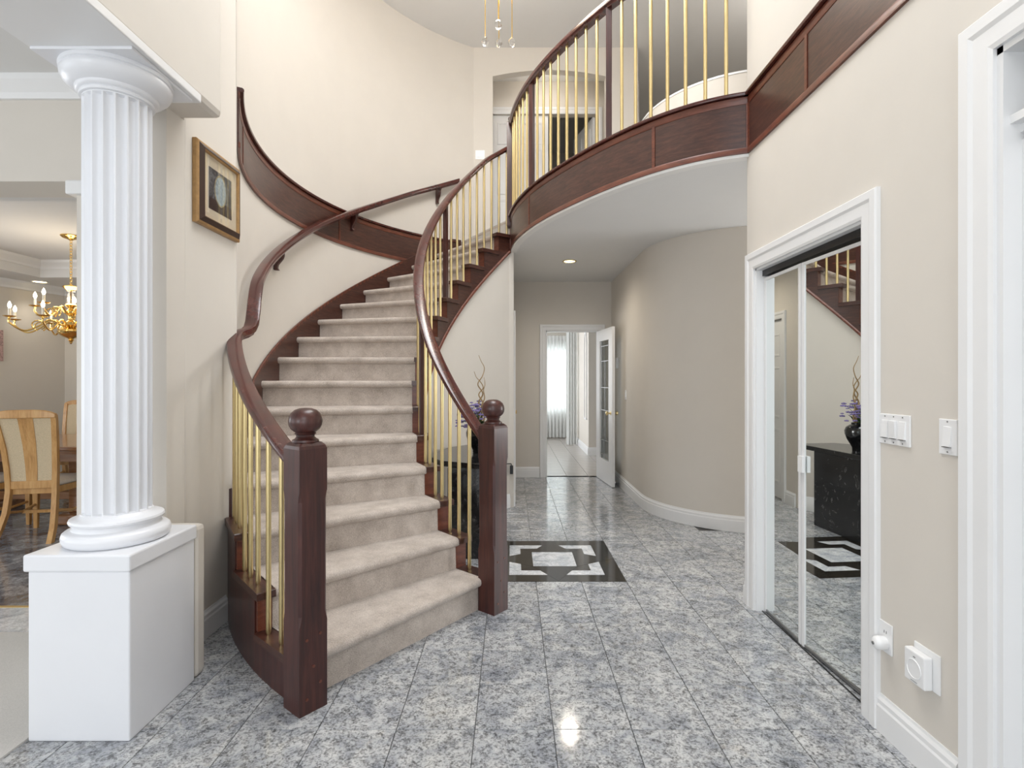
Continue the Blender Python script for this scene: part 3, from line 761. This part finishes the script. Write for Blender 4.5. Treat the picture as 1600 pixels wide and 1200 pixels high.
struct('trim_door_jamb', MB().box(XR, XR+.13, DY1-.02, DY1, 0, DH).box(XR, XR+.13, DY0, DY0+.02, 0, DH).box(XR, XR+.13, DY0, DY1, DH-.02, DH), 'white')
struct('wall_office', MB().box(2.6, 2.7, -.5, 2.0, 0, 2.7).box(1.6, 2.6, 1.95, 2.05, 0, 2.7).box(1.6, 2.7, -.6, -.5, 0, 2.7).box(1.59, 2.7, -.6, 2.0, 2.7, 2.75), 'wall')

# ------------------------------------------------------------------ switches, sockets
def plate(name, label, cat, y0, y1, z0, z1, t_=.006):
    th = thing(name, label, cat, (XR, (y0+y1)/2, z0))
    obj('wall_plate', MB().box(XR-t_, XR, y0, y1, z0, z1), 'plate_white', th, bev=.002)
    return th
def screw(th, y, z):
    obj('screw', MB().tube([(XR-.0055, y, z), (XR-.0072, y, z)], .0028, 8), 'grey_metal', th)
p3 = plate('light_switch', 'white triple light switch plate beside the closet casing', 'light switch', 1.924, 2.088, 1.112, 1.226)
for i in range(3):
    yc = 1.960+i*.046
    r_ = obj('rocker', MB().loft([[(XR-.006, yc-.016, 1.136), (XR-.006, yc+.016, 1.136), (XR-.006, yc+.016, 1.202), (XR-.006, yc-.016, 1.202)],
        [(XR-.013, yc-.015, 1.137), (XR-.013, yc+.015, 1.137), (XR-(.008 if i != 1 else .016), yc+.015, 1.201), (XR-(.008 if i != 1 else .016), yc-.015, 1.201)]]), 'plate_white', p3)
    obj('rocker_edge', MB().box(XR-.0145, XR-.006, yc-.015, yc+.015, 1.1335, 1.136), 'grey_metal', p3)
    screw(p3, yc, 1.121); screw(p3, yc, 1.217)
p1 = plate('light_switch', 'white single light switch plate tight against the near door casing', 'light switch', 1.722, 1.794, 1.110, 1.226)
obj('rocker', MB().loft([[(XR-.006, 1.742, 1.136), (XR-.006, 1.774, 1.136), (XR-.006, 1.774, 1.202), (XR-.006, 1.742, 1.202)], [(XR-.013, 1.743, 1.137), (XR-.013, 1.773, 1.137), (XR-.008, 1.773, 1.201), (XR-.008, 1.743, 1.201)]]), 'plate_white', p1)
obj('rocker_edge', MB().box(XR-.0145, XR-.006, 1.743, 1.773, 1.1335, 1.136), 'grey_metal', p1)
screw(p1, 1.758, 1.119); screw(p1, 1.758, 1.218)
s1_ = plate('wall_socket', 'white wall socket low beside the closet casing, round night light plugged in', 'socket', 2.016, 2.086, .315, .430)
for dy in (-.006, .006): obj('slot', MB().box(XR-.0066, XR-.0055, 2.051+dy-.0012, 2.051+dy+.0012, .388, .398), 'black', s1_)
nl = thing('night_light', 'small round frosted night light plugged in the low socket', 'night light', (XR-.006, 2.051, .335))
obj('body', MB().loft([[(XR-x, 2.051+r_*math.cos(q), .352+r_*math.sin(q)) for q in [2*math.pi*j/20 for j in range(20)]] for x, r_ in ((.0065, .024), (.03, .026), (.042, .024), (.050, .016), (.052, .004))]), 'plate_white', nl, True)
obj('sensor', MB().tube([(XR-.051, 2.051, .352), (XR-.055, 2.051, .352)], .006, 12), 'grey_metal', nl)
s2_ = plate('wall_socket', 'white wall socket plate lowest on right wall near the camera', 'socket', 1.790, 1.905, .300, .432)
bx_ = thing('plug_adapter', 'square white plug-in device with round dial on right wall', 'adapter', (XR-.006, 1.86, .31))
obj('housing', MB().box(XR-.036, XR-.006, 1.818, 1.912, .300, .412), 'plate_white', bx_, bev=.005)
obj('dial', MB().loft([[(XR-x, 1.865+r_*math.cos(q), .352+r_*math.sin(q)) for q in [2*math.pi*j/24 for j in range(24)]] for x, r_ in ((.036, .034), (.0385, .033), (.0385, .030), (.037, .029))]), 'plate_white', bx_)
obj('indicator', MB().box(XR-.0367, XR-.0355, 1.858, 1.868, .392, .396), 'grey_metal', bx_)
obj('vent_slot', MB().box(XR-.0367, XR-.0355, 1.850, 1.880, .3085, .3105), 'grey_metal', bx_)
hs = thing('light_switch', 'small white light switch on the round wall of the hall', 'light switch', (1.38, 6.51, 1.11))
obj('wall_plate', MB().box(1.374, 1.38, 6.475, 6.545, 1.112, 1.228), 'plate_white', hs, bev=.002)
obj('rocker', MB().box(1.369, 1.374, 6.495, 6.525, 1.14, 1.20), 'plate_white', hs)
tsd = thing('thermostat', 'small white thermostat half hidden by the open glass door', 'thermostat', (1.38, 7.0, 1.50))
obj('body', MB().box(1.36, 1.38, 6.95, 7.06, 1.50, 1.64), 'plate_white', tsd, bev=.004)
us = thing('light_switch', 'white double light switch upstairs beside the arched opening', 'light switch', (-.405, AY, 4.14))
obj('wall_plate', MB().box(-.465, -.345, AY-.006, AY, 4.15, 4.265), 'plate_white', us, bev=.002)
for xx in (-.428, -.382): obj('rocker', MB().box(xx-.014, xx+.014, AY-.011, AY-.006, 4.175, 4.24), 'plate_white', us)

# ------------------------------------------------------------------ doors
def leaf(name, p0, p1, z0, z1, th_=.036):
    a, b_ = Vector((*p0, 0)), Vector((*p1, 0)); d = (b_-a).normalized(); nn = Vector((-d.y, d.x, 0)); L = (b_-a).length
    def slab(u0, u1, za, zb, o0=-th_/2, o1=th_/2):
        q = [a+d*u0+nn*o0, a+d*u1+nn*o0, a+d*u1+nn*o1, a+d*u0+nn*o1]
        return MB().prism([(p.x, p.y) for p in q], za, zb)
    return a, d, nn, L, slab
gd = thing('glass_door', 'white open door with tall leaded glass panel at hall end', 'door', (1.23, 7.1, 0))
a, d, nn, L, slab = leaf('g', (1.19, 7.455), (1.268, 6.715), .012, 2.02)
for u0, u1 in ((0, .155), (L-.155, L)): obj('stile', slab(u0, u1, .012, 2.02), 'white', gd)
obj('bottom_rail', slab(.155, L-.155, .012, .30), 'white', gd); obj('top_rail', slab(.155, L-.155, 1.87, 2.02), 'white', gd)
obj('pane', slab(.155, L-.155, .30, 1.87, -.003, .003), 'glass', gd)
for u in (.20, L-.20): obj('came', slab(u-.004, u+.004, .30, 1.87, -.006, .006), 'grey_metal', gd)
obj('came', slab(L/2-.004, L/2+.004, .55, 1.60, -.006, .006), 'grey_metal', gd)
for z in (.36, .55, .95, 1.25, 1.60, 1.80): obj('came', slab(.155, L-.155, z-.004, z+.004, -.006, .006), 'grey_metal', gd)
for sd in (-1, 1):
    c = a+d*(L-.07)+nn*sd*.018
    k_ = obj('knob', MB().tube([c+Vector((0, 0, .93)), c+nn*sd*.004+Vector((0, 0, .93)), c+nn*sd*.005+Vector((0, 0, .93)), c+nn*sd*.03+Vector((0, 0, .93)), c+nn*sd*.035+Vector((0, 0, .93)), c+nn*sd*.055+Vector((0, 0, .93)), c+nn*sd*.062+Vector((0, 0, .93))], [.025, .025, .009, .009, .022, .026, .012], 14), 'brass', gd, True)
obj('sweep_strip', slab(.005, L-.005, .004, .012), 'grey_metal', gd)
ds = thing('door_stop', 'small metal floor door stop behind the open glass door', 'door stop', (1.33, 6.83, 0))
obj('stem', MB().tube([(1.365, 6.83, .05), (1.315, 6.83, .05)], .007, 8), 'grey_metal', ds)
obj('bumper', MB().tube([(1.315, 6.83, .05), (1.300, 6.83, .05)], .012, 10), 'plate_white', ds)
cd_ = struct('door_2', MB().box(-.02, .004, K0+.004, K1-.004, .012, 2.03), 'white')
def panels_x(par_, xf, y0, y1, zs, nrm):
    for z0, z1 in zs:
        obj('panel', MB().sweep([(xf, y0, z0), (xf, y0, z1), (xf, y1, z1), (xf, y1, z0)], [(0, 0), (.004, .005), (.018, .006), (.026, .001), (.026, 0)] if nrm[0] < 0 else [(0, 0), (-.004, .005), (-.018, .006), (-.026, .001), (-.026, 0)], nrm, True), 'white', par_)
for ya, yb in ((K0+.09, (K0+K1)/2-.04), ((K0+K1)/2+.04, K1-.09)): panels_x(cd_, .004, ya, yb, [(.18, .80), (.92, 1.50), (1.62, 1.88)], (1, 0, 0))
obj('knob', MB().tube([(.004, K1-.07, .95), (.03, K1-.07, .95), (.034, K1-.07, .95), (.055, K1-.07, .95), (.06, K1-.07, .95)], [.01, .01, .022, .025, .012], 12), 'brass_shiny', cd_, True)
xm = .515
d3 = struct('door_3', MB().box(ux0+.022, xm, HY+.03, HY+.065, UP+.01, UDH-.004), 'white')
for x0, x1 in ((ux0+.12, .06), (.14, xm-.10)):
    for z0, z1 in ((.20, .80), (.93, 1.52), (1.64, 1.90)):
        obj('panel', MB().sweep([(x0, HY+.03, UP+z0), (x0, HY+.03, UP+z1), (x1, HY+.03, UP+z1), (x1, HY+.03, UP+z0)], [(0, 0), (.004, .006), (.02, .007), (.03, .001), (.03, 0)], (0, -1, 0), True), 'white', d3)
a, d, nn, L, slab = leaf('h', (1.17, 7.68), (.985, 8.41), 0, 0)
d4 = struct('door_4', slab(0, L, UP+.01, UDH-.004), 'white')
for u0, u1 in ((.09, L/2-.04), (L/2+.04, L-.09)):
    for z0, z1 in ((.20, .80), (.93, 1.52), (1.64, 1.90)): obj('panel', slab(u0, u1, UP+z0, UP+z1, -.024, .024), 'white', d4, bev=.006)

# ------------------------------------------------------------------ lights in ceilings
def downlight(label, x, y, z, rad, mat, ring, watts, col, spot=110):
    th = thing('ceiling_light', label, 'ceiling light', (x, y, z))
    obj('trim_ring', MB().lathe([(rad, z), (rad+.018, z), (rad+.02, z-.004), (rad+.014, z-.008), (rad, z-.005), (rad, z)], (x, y, 0), 28), ring, th, True)
    obj('lens', MB().lathe([(.001, z-.002), (rad, z-.002), (rad, z-.004), (.001, z-.004)], (x, y, 0), 28), mat, th)
    point('ceiling_light_lamp', (x, y, z-.03), watts, col, .06, spot)
downlight('round warm ceiling light under the balcony in the hall', .66, 6.17, LOWC, .062, 'downlight', 'brass', 42, (1, .90, .76), 165)
downlight('small round ceiling light in the dining room border', -6.0, 6.83, 2.60, .07, 'downlight', 'white', 14, (1, .9, .75), 100)

# ------------------------------------------------------------------ console table with vase
ct = thing('console_table', 'black marble console table against wall under the stairs', 'console table', (-.28, 4.5, 0))
obj('base_block', MB().box(-.487, -.062, 4.06, 4.885, 0.001, .69), 'marble', ct, bev=.004)
obj('top_slab', MB().prism([(-.545, 4.125), (-.28, 3.99), (-.052, 3.96), (-.045, 5.04), (-.09, 5.12), (-.44, 5.14), (-.585, 4.95), (-.655, 4.62), (-.64, 4.3)], .69, .732), 'marble', ct, bev=.006)
VX, VY = -.285, 4.60
vz = thing('vase', 'rounded black glazed vase standing on the console table', 'vase', (VX, VY, .732))
obj('body', MB().lathe([(.001, .732), (.048, .732), (.052, .74), (.05, .752), (.066, .785), (.092, .83), (.108, .875), (.110, .905), (.098, .935), (.072, .955), (.055, .962), (.05, .966), (.045, .95), (.001, .94)], (VX, VY, 0), 32), 'black_gloss', vz, True)
obj('lip', MB().lathe([(.046, .958), (.056, .960), (.060, .968), (.056, .976), (.048, .974), (.046, .958)], (VX, VY, 0), 32), 'black_gloss', vz, True)
fa = thing('flower_arrangement', 'purple flowers with curly brown twigs in the black vase', 'flowers', (VX, VY, .955))
tw = [
 [(0, 0, 0), (.01, -.01, .1), (-.02, 0, .2), (.015, .01, .28), (-.028, .01, .36), (.012, 0, .43), (.028, 0, .50), (.0, 0, .56), (-.02, 0, .61)],
 [(0, 0, 0), (-.02, .01, .1), (.02, .0, .19), (-.02, .01, .27), (.018, .01, .33), (-.005, .01, .38), (-.04, .01, .42), (-.06, .01, .47)],
 [(.01, 0, 0), (.03, .0, .09), (.005, .0, .17), (.03, 0, .24), (.022, 0, .31), (.034, 0, .36), (.026, 0, .42)],
]
for P in tw:
    Q = catmull([(VX+.02+x, VY+y, .955+z) for x, y, z in P], 6)
    obj('twig', MB().tube(Q, [lerp(.0085, .0022, i/(len(Q)-1)) for i in range(len(Q))], 6), 'twig', fa, True)
rs = random.Random(3)
for i in range(96):
    if i < 66: q = rs.uniform(0, 2*math.pi); rr = rs.uniform(.02, .15); z = 1.03+rs.uniform(-.03, .14)-.4*max(0, rr-.08)
    else: q = rs.uniform(math.pi*.8, math.pi*1.25); rr = rs.uniform(.11, .20); z = rs.uniform(.95, 1.19)
    x, y = VX+rr*math.cos(q), VY+rr*math.sin(q); s_ = rs.uniform(.010, .018); mb = MB()
    for j in range(5):
        a_ = 2*math.pi*j/5+i; mb.ball((x+s_*.8*math.cos(a_), y+s_*.8*math.sin(a_), z), s_*.62, .7, 6, 4)
    mb.ball((x, y, z+s_*.2), s_*.5, 1, 6, 4)
    obj('blossom', mb, 'petal', fa, True)
    if i % 3 == 0: obj('stem', MB().tube([(VX, VY, .95), (lerp(VX, x, .5), lerp(VY, y, .5), lerp(.95, z, .7)), (x, y, z-.004)], .0018, 5), 'leaf', fa)
for i in range(16):
    q = rs.uniform(0, 2*math.pi); l_ = rs.uniform(.05, .10); x0, y0, z0 = VX+.03*math.cos(q), VY+.03*math.sin(q), .965
    t1 = Vector((x0+l_*math.cos(q), y0+l_*math.sin(q), z0+rs.uniform(.0, .08))); mid = (Vector((x0, y0, z0))+t1)/2+Vector((0, 0, .02)); sd = Vector((-math.sin(q), math.cos(q), 0))*.012
    obj('leaf', MB().add([(x0, y0, z0), mid+sd, t1, mid-sd, mid+Vector((0, 0, -.003))], [(0, 4, 1), (1, 4, 2), (2, 4, 3), (3, 4, 0)]), 'leaf', fa)
pl = thing('power_plug', 'black power plug low on wall end beside the console table', 'plug', (-.02, 5.68, .36))
q1, q2 = PP(1.519, 123.6), PP(1.497, 123.6)
obj('body', MB().box(-.022, .012, 5.655, 5.688, .36, .45), 'black', pl, bev=.004)
obj('cord', MB().tube([(-.005, 5.67, .45), (-.01, 5.66, .47), (-.05, 5.62, .475), (-.09, 5.56, .46)], .005, 8), 'black', pl, True)

# ------------------------------------------------------------------ far room: curtains, niche
def drape(name, label, x0, x1, y, z0, z1, waves, amp, group=None):
    n_ = waves*8; pts = [(lerp(x0, x1, i/n_), y+amp*math.sin(2*math.pi*waves*i/n_)) for i in range(n_+1)]
    th = thing(name, label, 'curtain', ((x0+x1)/2, y, z0))
    obj('fabric', MB().sweep([(px, py, 0) for px, py in pts], rect(-.002, .002, z0, z1-.08)), 'sheer', th, True)
    obj('heading', MB().sweep([(px, lerp(py, y, .4), 0) for px, py in pts], rect(-.008, .008, z1-.10, z1)), 'sheer', th, True)
drape('curtain', 'white sheer curtain across the window of the far room', .25, 1.30, 12.33, .03, 2.36, 13, .035)
drape('curtain', 'gathered white side curtain beside the sheer, nearer the doorway', 1.115, 1.335, 11.05, .02, 2.60, 4, .04)
win = struct('window_2', MB().box(.3, .35, 12.5, 12.56, .62, 2.1).box(1.32, 1.37, 12.5, 12.56, .62, 2.1).box(.3, 1.37, 12.5, 12.56, .62, .67).box(.3, 1.37, 12.5, 12.56, 2.05, 2.1).box(.82, .85, 12.5, 12.56, .62, 2.1), 'white')
for x0, x1 in ((.35, .82), (.85, 1.32)): obj('pane', MB().box(x0, x1, 12.53, 12.535, .67, 2.05), 'glass', win)
npth = [(1.37, 9.80, .62), (1.37, 9.80, 2.02)]+[(1.37, 9.96-.16*math.cos(R(q)), 2.02+.22*math.sin(R(q))) for q in (30, 60, 90, 120, 150)]+[(1.37, 10.12, 2.02), (1.37, 10.12, .62)]
struct('trim_niche', MB().sweep(npth, [(0, 0), (0, .02), (.03, .02), (.03, 0)], (-1, 0, 0), True), 'white')

# ------------------------------------------------------------------ dining room
tb = thing('dining_table', 'brown wooden dining table with grooved edge behind the column', 'dining table', (-4.75, 5.4, 0))
top = obj('table_top', MB().box(-5.95, -3.55, 4.82, 5.98, .715, .75), 'tabletop', tb, bev=.008)
for i, z in enumerate((.702, .690, .678)): obj('edge_moulding', MB().box(-5.94+.01*i, -3.56-.01*i, 4.83+.01*i, 5.97-.01*i, z-.001, z+.0105), 'tabletop', tb, bev=.003)
obj('apron', MB().box(-5.80, -3.70, 4.95, 5.85, .60, .677), 'tabletop', tb)
for x in (-5.35, -4.15):
    lg = obj('pedestal_leg', MB().box(x-.06, x+.06, 5.10, 5.70, .10, .60), 'tabletop', tb, bev=.01)
    obj('foot', MB().box(x-.09, x+.09, 4.98, 5.82, 0.001, .10), 'tabletop', lg, bev=.02)
obj('stretcher', MB().box(-5.3, -4.2, 5.36, 5.44, .16, .24), 'tabletop', tb, bev=.008)
def make_chair(label):
    th = thing('dining_chair', label, 'chair', group='oak dining chairs')
    yb = lambda z: interp(z, [0, .12, .25, .42, .60, .80, 1.0, 1.10], [-.345, -.275, -.228, -.205, -.212, -.238, -.285, -.315])
    hw = lambda z: interp(z, [0, .25, .45, .75, 1.0, 1.10], [.205, .175, .168, .182, .205, .212])
    def post(sg):
        rings = []
        for z in arange(0.001, 1.06, 18):
            x, y = sg*hw(z), yb(z); a_, b2 = .019, lerp(.024, .017, z)
            rings.append([(x-a_, y-b2, z), (x+a_, y-b2, z), (x+a_, y+b2, z), (x-a_, y+b2, z)])
        return MB().loft(rings)
    for sg in (-1, 1): obj('rear_leg', post(sg), 'oak', th, True, local=True)
    def strip(nm, f0, f1, z0, z1, t_, mat, dy=0):
        rings = []
        for z in arange(z0, z1, 12):
            y = yb(z)+dy; x0, x1 = f0(z), f1(z); rings.append([(x0, y-t_, z), (x1, y-t_, z), (x1, y+t_, z), (x0, y+t_, z)])
        return obj(nm, MB().loft(rings), mat, th, True, local=True)
    sp = lambda z: lerp(.038, .055, (z-.45)/.6)
    strip('splat', lambda z: -sp(z), sp, .49, 1.05, .009, 'oak')
    strip('cane_panel', lambda z: -hw(z)+.018, lambda z: -sp(z)+.001, .49, 1.05, .004, 'cane')
    strip('cane_panel', lambda z: sp(z)-.001, lambda z: hw(z)-.018, .49, 1.05, .004, 'cane')
    n_ = 12; rings = []
    for i in range(n_+1):
        u = -1+2*i/n_; x = u*.228; zt = 1.105-.035*u*u*u*u; zb = 1.035; y = yb(1.07)-.012*(1-u*u)
        rings.append([(x, y-.017, zb), (x, y+.017, zb), (x, y+.017, zt), (x, y-.017, zt)])
    obj('top_rail', MB().loft(rings), 'oak', th, True, .006, local=True)
    obj('lower_rail', MB().box(-.17, .17, yb(.47)-.014, yb(.47)+.014, .435, .50), 'oak', th, False, .004, local=True)
    q = lambda z, e: [(-.165-e, -.195, z), (.165+e, -.195, z), (.225+e, .235+e, z), (-.225-e, .235+e, z)]
    obj('seat_frame', MB().loft([q(.385, 0), q(.44, 0)]), 'oak', th, False, .004, local=True)
    obj('cushion', MB().loft([q(.44, 0), q(.455, .012), q(.475, .01), q(.492, -.02)]), 'cushion', th, True, .012, local=True)
    for sg in (-1, 1):
        obj('front_leg', MB().loft([[(sg*.205+dx*w_, .205+dy*w_, z) for dx, dy in ((-1, -1), (1, -1), (1, 1), (-1, 1))] for z, w_ in ((.001, .015), (.2, .019), (.39, .023))]), 'oak', th, False, .003, local=True)
        obj('side_stretcher', MB().tube([(sg*.185, -.225, .24), (sg*.19, 0, .20), (sg*.205, .20, .22)], .012, 8), 'oak', th, True, local=True)
    obj('cross_stretcher', MB().box(-.19, .19, -.012, .012, .185, .21), 'oak', th, local=True)
    return th
c0 = make_chair('oak dining chair with cane back seen from behind, nearest the column')
spots = [((-4.095, 4.745), 12, None), ((-4.70, 4.80), 4, 'oak dining chair at the left picture edge, mostly cut off'),
         ((-5.24, 6.32), 184, 'oak dining chair on the far side of the table, cane back facing the camera')]
for i, ((x, y), a_, lab) in enumerate(spots):
    o = c0 if i == 0 else copy_tree(c0)
    o.location = (x, y, .001); o.rotation_euler = (0, 0, R(a_))
    if lab: o['label'] = lab
# chandelier over the table
HX, HYY = -4.43, 5.4
ch = thing('chandelier', 'brass chandelier with lit candle bulbs hanging in the dining room', 'chandelier', (HX, HYY, 2.8))
obj('canopy', MB().lathe([(.001, 2.80), (.085, 2.80), (.088, 2.792), (.07, 2.775), (.03, 2.762), (.012, 2.752), (.001, 2.75)], (HX, HYY, 0), 28), 'brass_shiny', ch, True)
for i in range(15):
    z = 2.745-i*.0295; P = []
    for q in arange(0, 360, 10)[:-1]:
        u = .011*math.cos(R(q)); P.append((HX+(u if i % 2 else 0), HYY+(0 if i % 2 else u), z+.021*math.sin(R(q))))
    obj('chain_link', MB().tube(P+[P[0]], .0032, 6), 'brass_shiny', ch, True)
obj('crown', MB().lathe([(.001, 2.32), (.012, 2.315), (.02, 2.30), (.06, 2.295), (.072, 2.285), (.055, 2.265), (.035, 2.25), (.034, 2.24), (.001, 2.24)], (HX, HYY, 0), 24), 'brass_shiny', ch, True)
obj('glass_column', MB().lathe([(.03, 2.245), (.032, 2.12), (.028, 2.12), (.026, 2.245), (.03, 2.245)], (HX, HYY, 0), 20), 'crystal', ch, True)
obj('stem', MB().lathe([(.001, 2.25), (.008, 2.25), (.008, 2.12), (.04, 2.115), (.05, 2.10), (.03, 2.08), (.022, 2.06), (.05, 2.04), (.055, 2.02), (.03, 2.0), (.022, 1.98), (.028, 1.95), (.055, 1.93), (.062, 1.90), (.035, 1.885),
    (.06, 1.87), (.10, 1.855), (.112, 1.835), (.10, 1.81), (.065, 1.785), (.03, 1.77), (.018, 1.76), (.024, 1.748), (.012, 1.735), (.014, 1.725), (.001, 1.71)], (HX, HYY, 0), 28), 'brass_shiny', ch, True)
def arm(q, rad, z0, zt, dip):
    u = Vector((math.cos(q), math.sin(q), 0)); c = Vector((HX, HYY, 0))
    P = catmull([c+u*.05+Vector((0, 0, z0)), c+u*rad*.35+Vector((0, 0, z0+.06)), c+u*rad*.55+Vector((0, 0, z0-.01)), c+u*rad*.78+Vector((0, 0, z0-dip)), c+u*rad+Vector((0, 0, zt-.05)), c+u*rad+Vector((0, 0, zt))], 5)
    ar = obj('arm', MB().tube(P, .0085, 8), 'brass_shiny', ch, True)
    e = c+u*rad
    obj('scroll', MB().tube([c+u*(rad*.55+.05*math.cos(R(k_)))+Vector((0, 0, z0+.0+.045*math.sin(R(k_)))) for k_ in arange(-60, 240, 10)], .006, 6), 'brass_shiny', ar, True)
    obj('drip_pan', MB().lathe([(.001, zt), (.02, zt), (.045, zt+.008), (.05, zt+.014), (.045, zt+.013), (.015, zt+.008), (.001, zt+.008)], (e.x, e.y, 0), 18), 'brass_shiny', ar, True)
    obj('candle', MB().lathe([(.001, zt+.008), (.0105, zt+.008), (.0105, zt+.085), (.001, zt+.085)], (e.x, e.y, 0), 10), 'candle', ar, True)
    obj('bulb', MB().lathe([(.001, zt+.083), (.008, zt+.086), (.015, zt+.105), (.014, zt+.12), (.007, zt+.14), (.001, zt+.15)], (e.x, e.y, 0), 10), 'bulb', ar, True)
for i in range(8): arm(2*math.pi*i/8+.25, .47, 1.88, 1.935, .06)
for i in range(5): arm(2*math.pi*i/5+.9, .30, 2.02, 2.075, .045)
point('chandelier_lamp', (HX, HYY, 2.17), 16, (1, .84, .62), .25)
cu = thing('curtain', 'sliver of floral red curtain at the left edge in dining room', 'curtain', (-6.33, 6.3, 1.58))
P = [(-6.387+.142*i/16+.008*math.sin(i*1.3), 5.95+.64*i/16, 0) for i in range(17)]
obj('fabric', MB().sweep(P, rect(-.004, .004, 1.58, 1.96)), 'floral', cu, True)

# ------------------------------------------------------------------ hall chandelier
fc = thing('chandelier', 'crystal chandelier high over the stair hall, only its lowest drops in view', 'chandelier', (-.1, 4.2, TOPC))
gx, gy = -.105, 4.2
obj('rod', MB().tube([(gx, gy, TOPC), (gx, gy, 4.55)], .012, 10), 'brass_shiny', fc)
obj('canopy', MB().lathe([(.001, TOPC), (.09, TOPC), (.08, TOPC-.03), (.02, TOPC-.05), (.001, TOPC-.05)], (gx, gy, 0), 24), 'brass_shiny', fc, True)
obj('frame', MB().lathe([(.26, 4.60), (.275, 4.59), (.275, 4.57), (.26, 4.56), (.25, 4.58), (.26, 4.60)], (gx, gy, 0), 36).box(gx-.26, gx+.26, gy-.008, gy+.008, 4.575, 4.59).box(gx-.008, gx+.008, gy-.26, gy+.26, 4.575, 4.59), 'brass_shiny', fc, True)
for i, (dx, dy) in enumerate(((-.105, .02), (.105, .03), (.0, .12), (0, -.10))):
    z = 3.965 if i < 2 else 4.02
    rd = obj('pendant_rod', MB().tube([(gx+dx, gy+dy, 4.575), (gx+dx, gy+dy, z+.07)], .004, 6), 'brass_shiny', fc)
    obj('crystal_drop', MB().lathe([(.001, z), (.016, z+.012), (.030, z+.035), (.028, z+.055), (.012, z+.075), (.001, z+.08)], (gx+dx, gy+dy, 0), 8), 'crystal', fc)
for i in range(8):
    q = 2*math.pi*i/8; x, y = gx+.26*math.cos(q), gy+.26*math.sin(q)
    obj('bulb', MB().lathe([(.001, 4.60), (.012, 4.605), (.022, 4.63), (.02, 4.655), (.008, 4.685), (.001, 4.69)], (x, y, 0), 10), 'bulb', fc, True)
point('hall_chandelier_lamp', (gx, gy, 4.85), 84, (1, .95, .89), .3)
point('added_landing_fill', (2.95, 5.6, 4.9), 20, (1, .95, .88), .12)  # added fill without a fixture, lifts the wall beyond the parapet
point('added_upper_hall_fill', (.45, 7.2, 5.35), 5, (1, .92, .82), .1)  # added weak fill without a fixture, behind the upper arch
